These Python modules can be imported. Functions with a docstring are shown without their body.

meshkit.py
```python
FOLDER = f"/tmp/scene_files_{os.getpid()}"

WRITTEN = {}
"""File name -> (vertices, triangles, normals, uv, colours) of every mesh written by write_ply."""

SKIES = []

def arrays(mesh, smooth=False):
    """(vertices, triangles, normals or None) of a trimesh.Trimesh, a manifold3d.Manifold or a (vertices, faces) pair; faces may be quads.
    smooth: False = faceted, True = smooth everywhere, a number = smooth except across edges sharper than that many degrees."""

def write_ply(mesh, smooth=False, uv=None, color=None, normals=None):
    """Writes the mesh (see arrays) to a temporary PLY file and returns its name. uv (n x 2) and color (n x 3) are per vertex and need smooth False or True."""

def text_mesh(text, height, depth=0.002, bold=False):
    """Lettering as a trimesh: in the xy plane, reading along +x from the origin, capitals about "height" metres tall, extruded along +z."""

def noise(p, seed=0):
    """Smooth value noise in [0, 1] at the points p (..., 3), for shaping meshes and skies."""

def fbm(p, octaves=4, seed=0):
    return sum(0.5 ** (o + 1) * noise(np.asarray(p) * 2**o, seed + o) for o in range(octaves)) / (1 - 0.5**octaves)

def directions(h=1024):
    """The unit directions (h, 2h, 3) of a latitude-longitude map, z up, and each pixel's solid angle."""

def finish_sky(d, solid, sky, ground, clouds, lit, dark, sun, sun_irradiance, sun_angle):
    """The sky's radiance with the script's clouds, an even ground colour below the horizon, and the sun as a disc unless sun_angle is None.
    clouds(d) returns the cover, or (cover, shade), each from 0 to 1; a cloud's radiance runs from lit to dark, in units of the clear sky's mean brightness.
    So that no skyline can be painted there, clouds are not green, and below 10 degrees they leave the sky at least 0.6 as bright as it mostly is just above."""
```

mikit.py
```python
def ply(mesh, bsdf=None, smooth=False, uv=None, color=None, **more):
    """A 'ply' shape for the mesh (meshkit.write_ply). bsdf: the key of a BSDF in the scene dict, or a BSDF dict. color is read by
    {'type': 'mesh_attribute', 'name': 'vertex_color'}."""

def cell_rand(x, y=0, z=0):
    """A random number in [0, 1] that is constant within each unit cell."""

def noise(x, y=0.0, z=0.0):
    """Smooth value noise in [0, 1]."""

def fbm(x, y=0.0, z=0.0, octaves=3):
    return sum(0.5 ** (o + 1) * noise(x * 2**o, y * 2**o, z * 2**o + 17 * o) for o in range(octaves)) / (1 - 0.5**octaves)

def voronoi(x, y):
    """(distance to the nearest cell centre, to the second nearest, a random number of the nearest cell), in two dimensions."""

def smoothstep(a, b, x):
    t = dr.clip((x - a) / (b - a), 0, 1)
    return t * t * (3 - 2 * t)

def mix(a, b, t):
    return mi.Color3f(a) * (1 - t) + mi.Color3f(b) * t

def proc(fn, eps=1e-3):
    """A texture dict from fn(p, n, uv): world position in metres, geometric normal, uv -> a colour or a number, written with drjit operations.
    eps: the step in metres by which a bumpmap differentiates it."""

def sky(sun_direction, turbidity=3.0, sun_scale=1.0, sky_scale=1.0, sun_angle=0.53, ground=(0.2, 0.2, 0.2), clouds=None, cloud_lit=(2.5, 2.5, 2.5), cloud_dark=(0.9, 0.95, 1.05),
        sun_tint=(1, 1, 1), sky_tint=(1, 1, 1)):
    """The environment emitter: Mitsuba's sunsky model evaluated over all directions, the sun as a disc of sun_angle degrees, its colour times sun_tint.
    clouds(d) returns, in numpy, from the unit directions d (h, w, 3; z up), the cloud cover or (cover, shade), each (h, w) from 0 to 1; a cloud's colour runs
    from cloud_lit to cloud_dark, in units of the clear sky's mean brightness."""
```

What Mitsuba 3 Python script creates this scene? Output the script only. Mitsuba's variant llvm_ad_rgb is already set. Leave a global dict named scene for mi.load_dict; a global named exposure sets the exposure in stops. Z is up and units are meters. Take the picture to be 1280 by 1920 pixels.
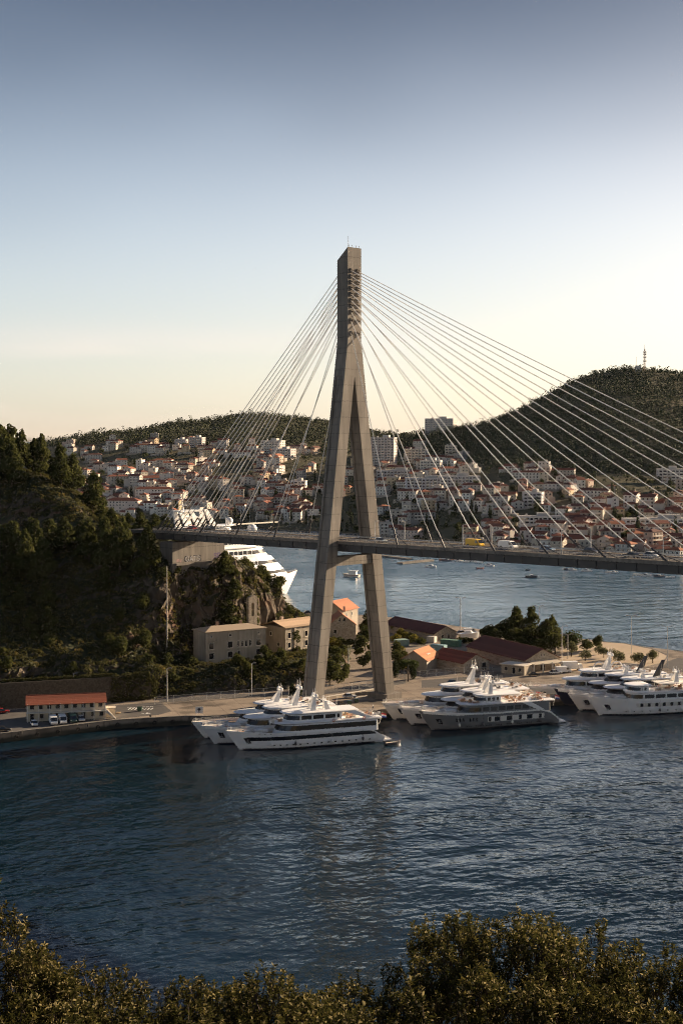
import math, random
import numpy as np, trimesh, mitsuba as mi, drjit as dr, mikit, meshkit
from scipy.interpolate import RBFInterpolator
from shapely.geometry import Polygon, Point, LineString

# ------------------------------------------------------------------ camera, sky, exposure
T = mi.ScalarTransform4f
CAMH, FPX, HORIZON = 84.0, 2667.0, 823.0          # eye height, focal length and horizon row in photo pixels (1280 x 1920)
scene, labels = {}, {}
scene['camera'] = {'type': 'perspective', 'fov_axis': 'x', 'fov': 2 * math.degrees(math.atan(640 / FPX)),
                   'principal_point_offset_y': (960 - HORIZON) / 1920,
                   'near_clip': 1.0, 'far_clip': 60000.0,
                   'medium': {'type': 'ref', 'id': 'air'},
                   'to_world': T().look_at(origin=[0, 0, CAMH], target=[0, 100, CAMH], up=[0, 0, 1])}
scene['air'] = {'type': 'homogeneous', 'albedo': {'type': 'rgb', 'value': [.95, .95, .96]}, 'sigma_t': 5.5e-6, 'sample_emitters': True}
SUN_AZ, SUN_EL = math.radians(57), math.radians(15.5)
SUN = [math.sin(SUN_AZ) * math.cos(SUN_EL), math.cos(SUN_AZ) * math.cos(SUN_EL), math.sin(SUN_EL)]


def cloud_and_dimming(d):
    el = np.degrees(np.arcsin(np.clip(d[..., 2], -1, 1)))
    az = np.degrees(np.arctan2(d[..., 0], d[..., 1]))
    n = meshkit.fbm(np.stack([az * 0.05, el * 0.42, az * 0 + 3.3], -1), 5, 4)
    band = np.exp(-((el - 2.4) / 1.3) ** 2)                       # thin lit streaks low over the hills
    low = np.clip((n - 0.40) * 4.2, 0, .9) * band
    n2 = meshkit.fbm(np.stack([az * 0.03 + 9, el * 0.06, az * 0], -1), 4, 9)
    t = np.clip((el + 7 * (n2 - .5) - 7.0) / 14, 0, 1)
    high = t * t * (3 - 2 * t) * .86                              # added dark blue layer over the upper sky: lens vignette, dims the skylight
    cover = 1 - (1 - low) * (1 - high)
    return cover, high / np.maximum(cover, 1e-6)


scene['sky'] = mikit.sky(SUN, turbidity=3.0, sun_scale=1.95, sun_tint=(.90, 1.0, 1.40), sky_scale=1.0, sky_tint=(1.16, .965, .955), clouds=cloud_and_dimming, cloud_lit=(3.1, 2.45, 2.15), cloud_dark=(.15, .22, .37), ground=(0.08, 0.08, 0.08))  # cloud_dark is the tone of the added dimming layer
exposure = 2.78

# ------------------------------------------------------------------ helpers
rnd = random.Random(7)
rng = np.random.default_rng(7)
used = {}


def px(x, z, y):
    """Ground plan point at height z that the photograph shows at pixel (x, y)."""
    Y = (CAMH - z) * FPX / (y - HORIZON)
    return np.array([(x - 640) / FPX * Y, Y])


def at(x, y, Y):
    return np.array([(x - 640) / FPX * Y, Y, CAMH - (y - HORIZON) * Y / FPX])


def name_for(base):
    k = used.get(base, -1) + 1
    used[base] = k
    return base if k == 0 else f'{base}_{k:03d}'


def thing(base, label, cat, group=None):
    key = name_for(base)
    labels[key] = {'label': label, 'category': cat}
    if group:
        labels[key]['group'] = group
    return key


class MB:
    """A growing triangle mesh with a colour per vertex."""

    def __init__(self, c=(1, 1, 1)):
        self.v, self.f, self.c, self.n, self.col = [], [], [], 0, c

    def add(self, v, f, c=None):
        v, f = np.asarray(v, float), np.asarray(f, int)
        if f.shape[1] == 4:
            f = np.vstack([f[:, [0, 1, 2]], f[:, [0, 2, 3]]])
        self.v.append(v)
        self.f.append(f + self.n)
        c = self.col if c is None else c
        self.c.append(np.broadcast_to(np.asarray(c, float), (len(v), 3)))
        self.n += len(v)
        return self

    def box(self, c, s, rz=0.0, col=None):
        """centre, full sizes, turn about z"""
        p = np.array([[x, y, z] for z in (-.5, .5) for y in (-.5, .5) for x in (-.5, .5)]) * np.asarray(s)
        co, si = math.cos(rz), math.sin(rz)
        p = p @ np.array([[co, si, 0], [-si, co, 0], [0, 0, 1]]) + np.asarray(c)
        return self.add(p, BOXF, col)

    def hexa(self, p8, col=None):
        """eight corners ordered as box()"""
        return self.add(p8, BOXF, col)

    def tube(self, p0, p1, r0, r1=None, k=6, col=None, caps=True):
        p0, p1 = np.asarray(p0, float), np.asarray(p1, float)
        r1 = r0 if r1 is None else r1
        z = (p1 - p0) / (np.linalg.norm(p1 - p0) + 1e-12)
        a = np.cross(z, [0, 0, 1] if abs(z[2]) < .9 else [1, 0, 0])
        a /= np.linalg.norm(a)
        b = np.cross(z, a)
        t = np.arange(k) * 2 * math.pi / k
        ring = np.cos(t)[:, None] * a + np.sin(t)[:, None] * b
        v = np.vstack([p0 + ring * r0, p1 + ring * r1])
        i = np.arange(k)
        f = np.stack([i, (i + 1) % k, (i + 1) % k + k, i + k], 1)
        f = np.vstack([f[:, [0, 1, 2]], f[:, [0, 2, 3]]])
        if caps:
            f = np.vstack([f, [[0, j + 1, j] for j in range(1, k - 1)], [[k, k + j, k + j + 1] for j in range(1, k - 1)]])
        return self.add(v, f, col)

    def path(self, pts, r, k=6, col=None):
        for a, b in zip(pts[:-1], pts[1:]):
            self.tube(a, b, r, k=k, col=col)
        return self

    def loft(self, rings, col=None, cap=True, close=True):
        """rings: list of (k,3) arrays with the same k"""
        k = len(rings[0])
        v = np.vstack(rings)
        i = np.arange(k if close else k - 1)
        f = [np.stack([i + r * k, (i + 1) % k + r * k, (i + 1) % k + (r + 1) * k, i + (r + 1) * k], 1) for r in range(len(rings) - 1)]
        f = np.vstack(f)
        f = np.vstack([f[:, [0, 1, 2]], f[:, [0, 2, 3]]])
        if cap:
            for r, flip in ((0, True), (len(rings) - 1, False)):
                tri = triangulate(rings[r])
                f = np.vstack([f, (tri[:, ::-1] if flip else tri) + r * k])
        return self.add(v, f, col)

    def prism(self, poly, z0, z1, top=None, col=None):
        """poly: (k,2) counter-clockwise"""
        poly = np.asarray(poly, float)
        top = poly if top is None else np.asarray(top, float)
        return self.loft([np.column_stack([poly, np.full(len(poly), z0)]), np.column_stack([top, np.full(len(top), z1)])], col)

    def ball(self, c, r, sub=1, col=None, jit=0.0):
        s = ICO[sub]
        v = s[0] * np.asarray(r)
        if jit:
            v = v * (1 + jit * (rng.random((len(v), 1)) - .5))
        return self.add(v + np.asarray(c), s[1], col)

    def merge(self, o):
        for v, f0, c in zip(o.v, o.f, o.c):
            self.v.append(v)
            self.c.append(c)
        self.f += [f + self.n for f in o.f]
        self.n += o.n
        return self

    def arr(self):
        return np.vstack(self.v), np.vstack(self.f), np.vstack(self.c)

    def moved(self, loc, rz=0.0, s=1.0):
        v, f, c = self.arr()
        co, si = math.cos(rz), math.sin(rz)
        o = MB()
        o.add((v * s) @ np.array([[co, si, 0], [-si, co, 0], [0, 0, 1]]) + np.asarray(loc), f, c)
        return o


BOXF = np.array([[0, 2, 3, 1], [4, 5, 7, 6], [0, 1, 5, 4], [2, 6, 7, 3], [0, 4, 6, 2], [1, 3, 7, 5]])
ICO = {k: (lambda m: (np.array(m.vertices), np.array(m.faces)))(trimesh.creation.icosphere(k)) for k in (0, 1, 2, 3)}


def triangulate(ring):
    """triangles of a planar ring of points, facing the way it winds"""
    ring = np.asarray(ring, float)
    k = len(ring)
    nrm = np.cross(ring - ring.mean(0), np.roll(ring, -1, 0) - ring.mean(0)).sum(0)
    if np.linalg.norm(nrm) < 1e-12:
        return np.array([[0, j, j + 1] for j in range(1, k - 1)])
    nrm /= np.linalg.norm(nrm)
    a = np.cross(nrm, [1, 0, 0] if abs(nrm[0]) < .8 else [0, 1, 0])
    a /= np.linalg.norm(a)
    b = np.cross(nrm, a)
    p = np.stack([ring @ a, ring @ b], 1)
    e = np.roll(p, -1, 0) - p
    g = np.roll(e, -1, 0)
    if (e[:, 0] * g[:, 1] - e[:, 1] * g[:, 0] >= -1e-9).all():
        return np.array([[0, j, j + 1] for j in range(1, k - 1)])
    idx, tris = list(range(k)), []
    guard = 0
    while len(idx) > 3 and guard < 5000:
        guard += 1
        for n in range(len(idx)):
            i, j, l = idx[n - 1], idx[n], idx[(n + 1) % len(idx)]
            A, B, C = p[i], p[j], p[l]
            cr = (B[0] - A[0]) * (C[1] - A[1]) - (B[1] - A[1]) * (C[0] - A[0])
            if cr <= 1e-12:
                continue
            o = [m for m in idx if m not in (i, j, l)]
            q = p[o]
            s1 = (B[0] - A[0]) * (q[:, 1] - A[1]) - (B[1] - A[1]) * (q[:, 0] - A[0])
            s2 = (C[0] - B[0]) * (q[:, 1] - B[1]) - (C[1] - B[1]) * (q[:, 0] - B[0])
            s3 = (A[0] - C[0]) * (q[:, 1] - C[1]) - (A[1] - C[1]) * (q[:, 0] - C[0])
            if not ((s1 > 0) & (s2 > 0) & (s3 > 0)).any():
                tris.append((i, j, l))
                idx.pop(n)
                break
        else:
            break
    tris.append(tuple(idx[:3]))
    return np.array(tris)


COLOURED = set()


def put(key, mb, mat, smooth=False, kind=None):
    v, f, c = mb.arr() if isinstance(mb, MB) else mb
    if smooth not in (False, True) and mat in COLOURED:
        m = trimesh.graph.smooth_shade(trimesh.Trimesh(v, f, process=False, vertex_colors=None), angle=math.radians(smooth), facet_minarea=None)
        c = np.broadcast_to(c[0], (len(m.vertices), 3))
        v, f, smooth = np.array(m.vertices), np.array(m.faces), True
    scene[key] = mikit.ply((v, f), mat, smooth=smooth, color=c if mat in COLOURED else None)
    if kind:
        labels.setdefault(key, {})['kind'] = kind
    return key


def part(owner, base, mb, mat, smooth=False, label=None, kind=None):
    key = name_for(f'{owner}__{base}')
    put(key, mb, mat, smooth, kind)
    if label:
        labels.setdefault(key, {})['label'] = label
    return key


def struct(base, mb, mat, smooth=False):
    key = name_for(base)
    put(key, mb, mat, smooth)
    labels[key] = {'kind': 'structure'}
    return key


def single(base, mb, mat, label, cat, group=None, smooth=False, kind=None):
    key = thing(base, label, cat, group)
    put(key, mb, mat, smooth)
    if kind:
        labels[key]['kind'] = kind
    return key


# ------------------------------------------------------------------ materials
P = mikit.proc
VC = {'type': 'mesh_attribute', 'name': 'vertex_color'}


def two(b):
    return {'type': 'twosided', 'bsdf': b}


def mat(key, base, rough=.6, spec=.4, metal=0.0, coloured=False, **more):
    b = base if isinstance(base, dict) else {'type': 'rgb', 'value': list(base)}
    scene[key] = two({'type': 'principled', 'base_color': b, 'roughness': rough, 'specular': spec, 'metallic': metal, **more})
    if coloured:
        COLOURED.add(key)


N, FB, SS, MIX = mikit.noise, mikit.fbm, mikit.smoothstep, mikit.mix


def c3(r, g, b):
    return mi.Color3f(r, g, b)


def concrete_fn(p, n, uv):
    g = FB(p.x * .35, p.y * .35, p.z * .12, 4)
    st = FB(p.x * 1.7, p.y * 1.7, p.z * .06, 3)
    base = MIX(c3(.125, .112, .098), c3(.255, .23, .20), g)
    base = base * (0.56 + 0.76 * st)
    j = dr.abs(p.z / 4.9 - dr.floor(p.z / 4.9) - .5)
    line = SS(.022, .008, j)
    j2 = dr.abs((p.x + p.y) / 1.3 - dr.floor((p.x + p.y) / 1.3) - .5)
    line2 = SS(.04, .0, j2) * .22
    return base * (1 - .5 * line - line2)


def water_bump(p, n, uv):
    x, y = p.x * .90 + p.y * .44, -p.x * .44 + p.y * .90
    gust = SS(.3, .7, FB(p.x * .007, p.y * .011, 4.0, 3))
    k = FB(x * .03, y * .04, 9.0, 2) * 2
    w = N(x * .10 + k, y * .17, 1.0) * .9 + N(x * .52 + 3, y * .80 + k, 3.0) * .33 + FB(x * 1.4 + 7, y * 1.8 + k, 2.0, 2) * .14
    lee = 1 - .42 * SS(540, 640, p.y)                              # the harbour behind the quay is sheltered
    return w * (.36 + .72 * gust) * lee


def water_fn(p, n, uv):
    sky_sheen = SS(540, 660, p.y + 60 * FB(p.x * .01, p.y * .01, 2.0, 2)) * SS(1500, 1100, p.y)    # bright sky reflection put into the harbour water colour behind the quay
    return MIX(c3(.003, .013, .022), c3(.012, .046, .074), sky_sheen)


def rock_fn(p, n, uv):
    a = FB(p.x * .10, p.y * .10, p.z * .16, 4)
    b = FB(p.x * .7, p.y * .7, p.z * .35, 4)
    c = MIX(c3(.026, .021, .016), c3(.135, .11, .085), b)
    c = MIX(c, c3(.12, .07, .046), SS(.5, .75, a))
    up = SS(.45, .8, n.z + .5 * (a - .5))
    return MIX(c, MIX(c3(.020, .024, .011), c3(.050, .050, .024), b), up)


def earth_fn(p, n, uv):
    a = FB(p.x * .02, p.y * .02, 0, 4)
    b = FB(p.x * .22, p.y * .22, 0, 3)
    return MIX(c3(.035, .042, .022), c3(.14, .115, .075), a * .5 + b * .5)


def pavement_fn(p, n, uv):
    a = FB(p.x * .05, p.y * .05, 0, 4)
    b = FB(p.x * .5, p.y * .5, 0, 3)
    st = SS(.55, .75, FB(p.x * .13 + 30, p.y * .13, 5.0, 3))
    u, v = p.x * .95 + p.y * .3, p.y * .95 - p.x * .3
    j = dr.minimum(dr.abs(u / 7 - dr.floor(u / 7) - .5), dr.abs(v / 7 - dr.floor(v / 7) - .5))
    c = MIX(c3(.14, .112, .085), c3(.31, .255, .20), a * .55 + b * .3 + .2 * mikit.cell_rand(dr.floor(u / 7 + .5), dr.floor(v / 7 + .5)))
    tr = SS(.60, .66, FB(p.x * .9 * .05 + p.y * .02, p.y * .35 - p.x * .12, 11.0, 3))
    c = c * (1 - .5 * st) * (1 - .45 * SS(.02, .006, j)) * (1 - .28 * tr)
    wet = SS(2.2, 1.2, p.z + .6 * b)
    return MIX(c, c3(.035, .034, .026), wet)


def asphalt_fn(p, n, uv):
    a = FB(p.x * .07, p.y * .07, 0, 4)
    b = FB(p.x * .9, p.y * .9, 0, 2)
    return MIX(c3(.055, .052, .05), c3(.13, .12, .108), a * .7 + b * .3)


def sand_fn(p, n, uv):
    a = FB(p.x * .06, p.y * .06, 0, 4)
    b = FB(p.x * .6, p.y * .6, 0, 3)
    return MIX(c3(.33, .25, .165), c3(.52, .43, .32), a * .6 + b * .4)


def stone_fn(p, n, uv):
    k = FB(p.x * 1.1, p.y * 1.1, p.z * 1.4, 3)
    row = dr.floor(p.z * 2.4)
    r = mikit.cell_rand(dr.floor((p.x + p.y) * 1.6 + row * .37), row)
    return MIX(c3(.20, .165, .125), c3(.46, .40, .32), r * .55 + k * .45)


def plaster_fn(p, n, uv):
    a = FB(p.x * .25, p.y * .25, p.z * .25, 4)
    s = FB(p.x * 1.3, p.y * 1.3, p.z * .12, 3)
    return MIX(c3(.26, .225, .175), c3(.48, .42, .34), a) * (.6 + .6 * s)


mat('concrete', P(concrete_fn), .85, .25)
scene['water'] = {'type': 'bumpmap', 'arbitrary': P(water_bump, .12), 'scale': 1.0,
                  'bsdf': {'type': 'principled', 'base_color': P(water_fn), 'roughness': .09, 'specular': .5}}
scene['rock'] = two({'type': 'bumpmap', 'arbitrary': P(lambda p, n, uv: FB(p.x * .8 + p.y * .5, p.y * .7, p.z * .55, 4) * 1.1, .1), 'scale': 1.0,
                      'bsdf': {'type': 'principled', 'base_color': P(rock_fn), 'roughness': .95, 'specular': .15}})
mat('earth', P(earth_fn), .95, .1)
mat('pavement', P(pavement_fn), .85, .25)
mat('asphalt', P(asphalt_fn), .8, .3)
mat('sand', P(sand_fn), .95, .1)
mat('stone', P(stone_fn), .9, .2)
mat('plaster', P(plaster_fn), .9, .2)
mat('paint', VC, .35, .5, coloured=True)           # glossy painted things: boats, cars
mat('matte', VC, .85, .2, coloured=True)           # house walls, cloth, timber
mat('tile', VC, .8, .3, coloured=True)             # roof tiles
mat('steel', (.16, .16, .165), .5, .5)
mat('dark_steel', (.035, .034, .036), .5, .5)
mat('cable_coat', (.76, .73, .68), .5, .5)
mat('shade_stone', P(lambda p, n, uv: stone_fn(p, n, uv) * .24), .95, .1)  # the stone again with shade put into its colour, for the retaining wall
mat('dark_glass', (.012, .013, .016), .08, .8)
mat('marking', (.75, .74, .70), .7, .3)
mat('galvanised', (.42, .42, .41), .4, .5)
scene['leaf'] = {'type': 'principledthin', 'base_color': VC, 'roughness': .5, 'diff_trans': .7, 'eta': 1.4}
COLOURED.add('leaf')
mat('glossy_leaf', VC, .32, .6, coloured=True)
mat('bark', (.07, .052, .04), .9, .2)
# ------------------------------------------------------------------ the bridge: u along the main span, v across, from the pylon's foot
BC = np.array([2.4, 437.0])
BD, BN = np.array([.705, -.709]), np.array([.709, .705])
ZD = 51.7                                              # road surface
QZ = 2.5                                               # quay level


def zd(u):
    """road level: the deck climbs gently along the main span"""
    return ZD + 1.25 + .0075 * u


def B(u, v, z):
    """a point of the bridge; heights round the road surface follow the deck's slope"""
    q = BC + u * BD + v * BN
    return np.array([q[0], q[1], z + (zd(u) - ZD if 48.6 <= z < 60 else 0)])


def bbox(mb, u0, u1, v0, v1, z0, z1, col=None):
    return mb.hexa([B(u, v, z) for z in (z0, z1) for v in (v0, v1) for u in (u0, u1)], col)


bridge = thing('cable_stayed_bridge', 'grey concrete and steel cable stayed bridge with one tall A shaped pylon crossing the harbour', 'bridge')


def leg_ring(z, vo, vi, hu):
    """cross section of a leg with a shallow channel down both side faces; vo outer, vi inner (signed)"""
    fl, dp = .85, .38
    s = 1 if vo > vi else -1
    pts = [(-hu, vi), (hu, vi), (hu, vo), (-hu, vo)]
    pts = [(-hu, vi), (-hu + fl, vi), (-hu + fl, vi + s * dp), (hu - fl, vi + s * dp), (hu - fl, vi), (hu, vi),
           (hu, vo), (hu - fl, vo), (hu - fl, vo - s * dp), (-hu + fl, vo - s * dp), (-hu + fl, vo), (-hu, vo)]
    if s < 0:
        pts = pts[::-1]
    return np.array([B(u, v, z) for u, v in pts])


def outer(z):
    return 2.95 + (113.8 - z) * .1335 if z < 113.8 else 2.95


def inner(z):
    return max(.03, (103.5 - z) * .1385)


def hu(z):
    return 2.25 + max(0, 113.8 - z) * .0035


pyl = MB()
for s in (-1, 1):
    zs = [1.8, 20, 40, 62, 80, 95, 103.2]
    pyl.loft([leg_ring(z, s * outer(z), s * inner(z), hu(z)) for z in zs])
# solid head above the opening, with the sloped roof
zs = [103.2, 113.8, 138.8]
rings = []
for z in zs:
    w, h = outer(z), hu(z) + .004
    rings.append(np.array([B(u, v, z) for u, v in ((-h, -w), (h, -w), (h, w), (-h, w))]))
top = rings[-1].copy()
top[[1, 2], 2] += 3.8
top[:, 2] += 0.02
rings.append(top)
pyl.loft(rings)
part(bridge, 'pylon', pyl, 'concrete', label='tall concrete pylon of two leaning legs that join in a flat topped head')
cb = MB()
bbox(cb, -2.0, 2.0, -10.6, 10.6, 45.5, 48.2)
part(bridge, 'crossbeam', cb, 'concrete')
ft = MB()
for s in (-1, 1):
    bbox(ft, -4.2, 4.2, s * 15.8 - 3.4, s * 15.8 + 3.4, QZ - 1, QZ + 1.7)
    part(bridge, 'pylon_footing', ft, 'concrete')
    ft = MB()

# abutment on the rock
ab = MB()
bbox(ab, -84, -77, -8.2, 9.6, 34, 48.55)
part(bridge, 'abutment', ab, 'concrete')
ab = MB()
bbox(ab, -83, -77.6, 10.0, 15.5, 34, 48.59)
bbox(ab, -77.6, -77.2, 9.4, 10.1, 40, 48)
part(bridge, 'abutment_wing', ab, 'concrete')
ab = MB()
bbox(ab, -76.99, -76.0, -7.2, 8.6, 40.6, 41.4)
part(bridge, 'abutment_ledge', ab, 'concrete')

U0, U1 = -88, 330
dk = MB()
bbox(dk, U0, U1, -7.1, 7.1, ZD - .35, ZD)
part(bridge, 'deck', dk, 'asphalt')
for s in (-1, 1):
    m = MB()
    bbox(m, U0, U1, s * 7.45 - .35, s * 7.45 + .35, ZD - .75, ZD + .18)
    part(bridge, 'edge_beam', m, 'concrete')
    m = MB()
    bbox(m, U0, U1, s * 6.6 - .3, s * 6.6 + .3, ZD - 3.0, ZD - .352)
    for u in np.arange(-84, U1, 6):
        bbox(m, u - .06, u + .06, s * 6.9, s * 7.08, ZD - 2.95, ZD - .76)
    part(bridge, 'main_girder', m, 'dark_steel')
    m = MB()
    bbox(m, U0, U1, s * 6.1 - .95, s * 6.1 + .75, ZD + .004, ZD + .16)
    part(bridge, 'walkway', m, 'pavement')
    m = MB()
    us = np.arange(U0, U1, 2.0)
    for u in us:
        bbox(m, u - .04, u + .04, s * 7.5 - .04, s * 7.5 + .04, ZD + .18, ZD + 1.3)
    for z in (.5, .8, 1.28):
        bbox(m, U0, U1, s * 7.5 - .05, s * 7.5 + .05, ZD + z - .045, ZD + z + .045)
    part(bridge, 'railing', m, 'dark_steel')
    m = MB()
    for u in np.arange(U0, U1, 4.0):
        bbox(m, u - .05, u + .05, s * 5.1 - .05, s * 5.1 + .05, ZD + .0, ZD + .6)
    bbox(m, U0, U1, s * 5.1 - .07, s * 5.1 + .07, ZD + .55, ZD + .85)
    part(bridge, 'crash_barrier', m, 'galvanised')
m = MB()
for u in np.arange(-84, U1, 9):
    bbox(m, u, u + 3.5, -.07, .07, ZD + .002, ZD + .006)
part(bridge, 'lane_marking', m, 'marking')
m = MB()
for u in np.arange(-60, U1, 18):
    bbox(m, u - .25, u + .25, -6.28, 6.28, ZD - 2.6, ZD - .36)
part(bridge, 'cross_girder', m, 'dark_steel')

ROWY = [507, 518, 529, 540, 551, 563, 573, 585, 602, 625]
ROWZ = [84 + (823 - y) * .1627 for y in ROWY]
front = [27 + 18 * k for k in range(10)][::-1]
back = [-86, -83.6, -81.2, -78.8, -76.4, -74.0, -63, -44.5, -26]
cable_n = 0
for us, sg in ((front, 1), (back, -1)):
    for k, u in enumerate(us):
        zt = ROWZ[k]
        for s in (-1, 1):
            a = B(sg * 2.27, s * 1.45, zt)
            b = B(u, s * 7.5, ZD + .3)
            m = MB()
            L = np.linalg.norm(b - a)
            pts = []
            for t in np.linspace(0, 1, 9):
                q = a + (b - a) * t
                q[2] -= 4 * t * (1 - t) * L * L * 9e-6 * 4
                pts.append(q)
            m.path(pts, .125, 6)
            part(bridge, 'stay_cable', m, 'cable_coat')
            m = MB()
            dirn = (a - b) / L
            m.tube(b - dirn * 1.2, b + dirn * 5.2, .30, .22, 8)
            q = b + dirn * 3.2
            m.tube(q, B(u + sg * 4.0, s * 7.5, ZD + .2), .09, k=5)
            part(bridge, 'cable_anchor', m, 'dark_steel')
            # anchor pocket on the pylon head: a projecting hood over the socket
            m = MB()
            bbox(m, sg * 2.26, sg * (2.26 + .55), s * 1.45 - .55, s * 1.45 + .55, zt + .35, zt + .75)
            bbox(m, sg * 2.26, sg * (2.26 + .4), s * 1.45 - .62, s * 1.45 - .40, zt - .5, zt + .349)
            bbox(m, sg * 2.26, sg * (2.26 + .4), s * 1.45 + .40, s * 1.45 + .62, zt - .5, zt + .349)
            part(bridge, 'anchor_hood', m, 'concrete')
m = MB()
for v in (-2.2, -.9, .9, 2.2):
    m.tube(B(2.0, v, 142.4), B(2.0, v, 143.1), .07, k=5)
    m.ball(B(2.0, v, 143.2), .16, 0)
part(bridge, 'warning_lamps', m, 'dark_steel')
m = MB()
m.tube(B(1.8, -2.3, 142.3), B(1.8, -2.3, 146.0), .06, k=5)
part(bridge, 'lightning_rod', m, 'dark_steel')
# ------------------------------------------------------------------ the near bank: quay, rock and wooded hillside
QUAY = [(-330, 300), (-160, 355), (-94, 392.5), (-65, 411.7), (-47, 417), (-9, 417), (3, 421), (12, 427), (60, 445), (110, 461), (160, 488), (188, 515), (190, 528),
        (131, 545), (94, 584), (59, 609), (23, 649), (-10, 672), (-40, 660), (-90, 652), (-200, 664), (-330, 700)]


def sheet(poly, z, th=.02):
    """flat slab laid with its top at z"""
    poly = np.asarray(poly, float)
    a = np.sum(poly[:, 0] * np.roll(poly[:, 1], -1) - np.roll(poly[:, 0], -1) * poly[:, 1])
    return MB().prism(poly if a > 0 else poly[::-1], z - th, z)


def rounded(poly, r=3.0):
    p = Polygon(poly).buffer(-r).buffer(r)
    return np.array(p.exterior.coords)[:-1][::-1]


struct('quay', sheet(QUAY, QZ, 9.0), 'pavement')
cop = MB()
for (a, b) in zip(QUAY[1:8], QUAY[2:9]):                     # proud kerb stones along the water's edge
    a, b = np.array(a, float), np.array(b, float)
    L = np.linalg.norm(b - a)
    n = max(1, int(L / 3))
    t = (b - a) / L
    nn = np.array([t[1], -t[0]])
    for k in range(n):
        q = a + t * (k + .5) * L / n - nn * .32
        cop.box([q[0], q[1], QZ + .1], [L / n - .08, .7, .22], math.atan2(t[1], t[0]))
struct('quay_kerb', cop, 'concrete')

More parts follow.
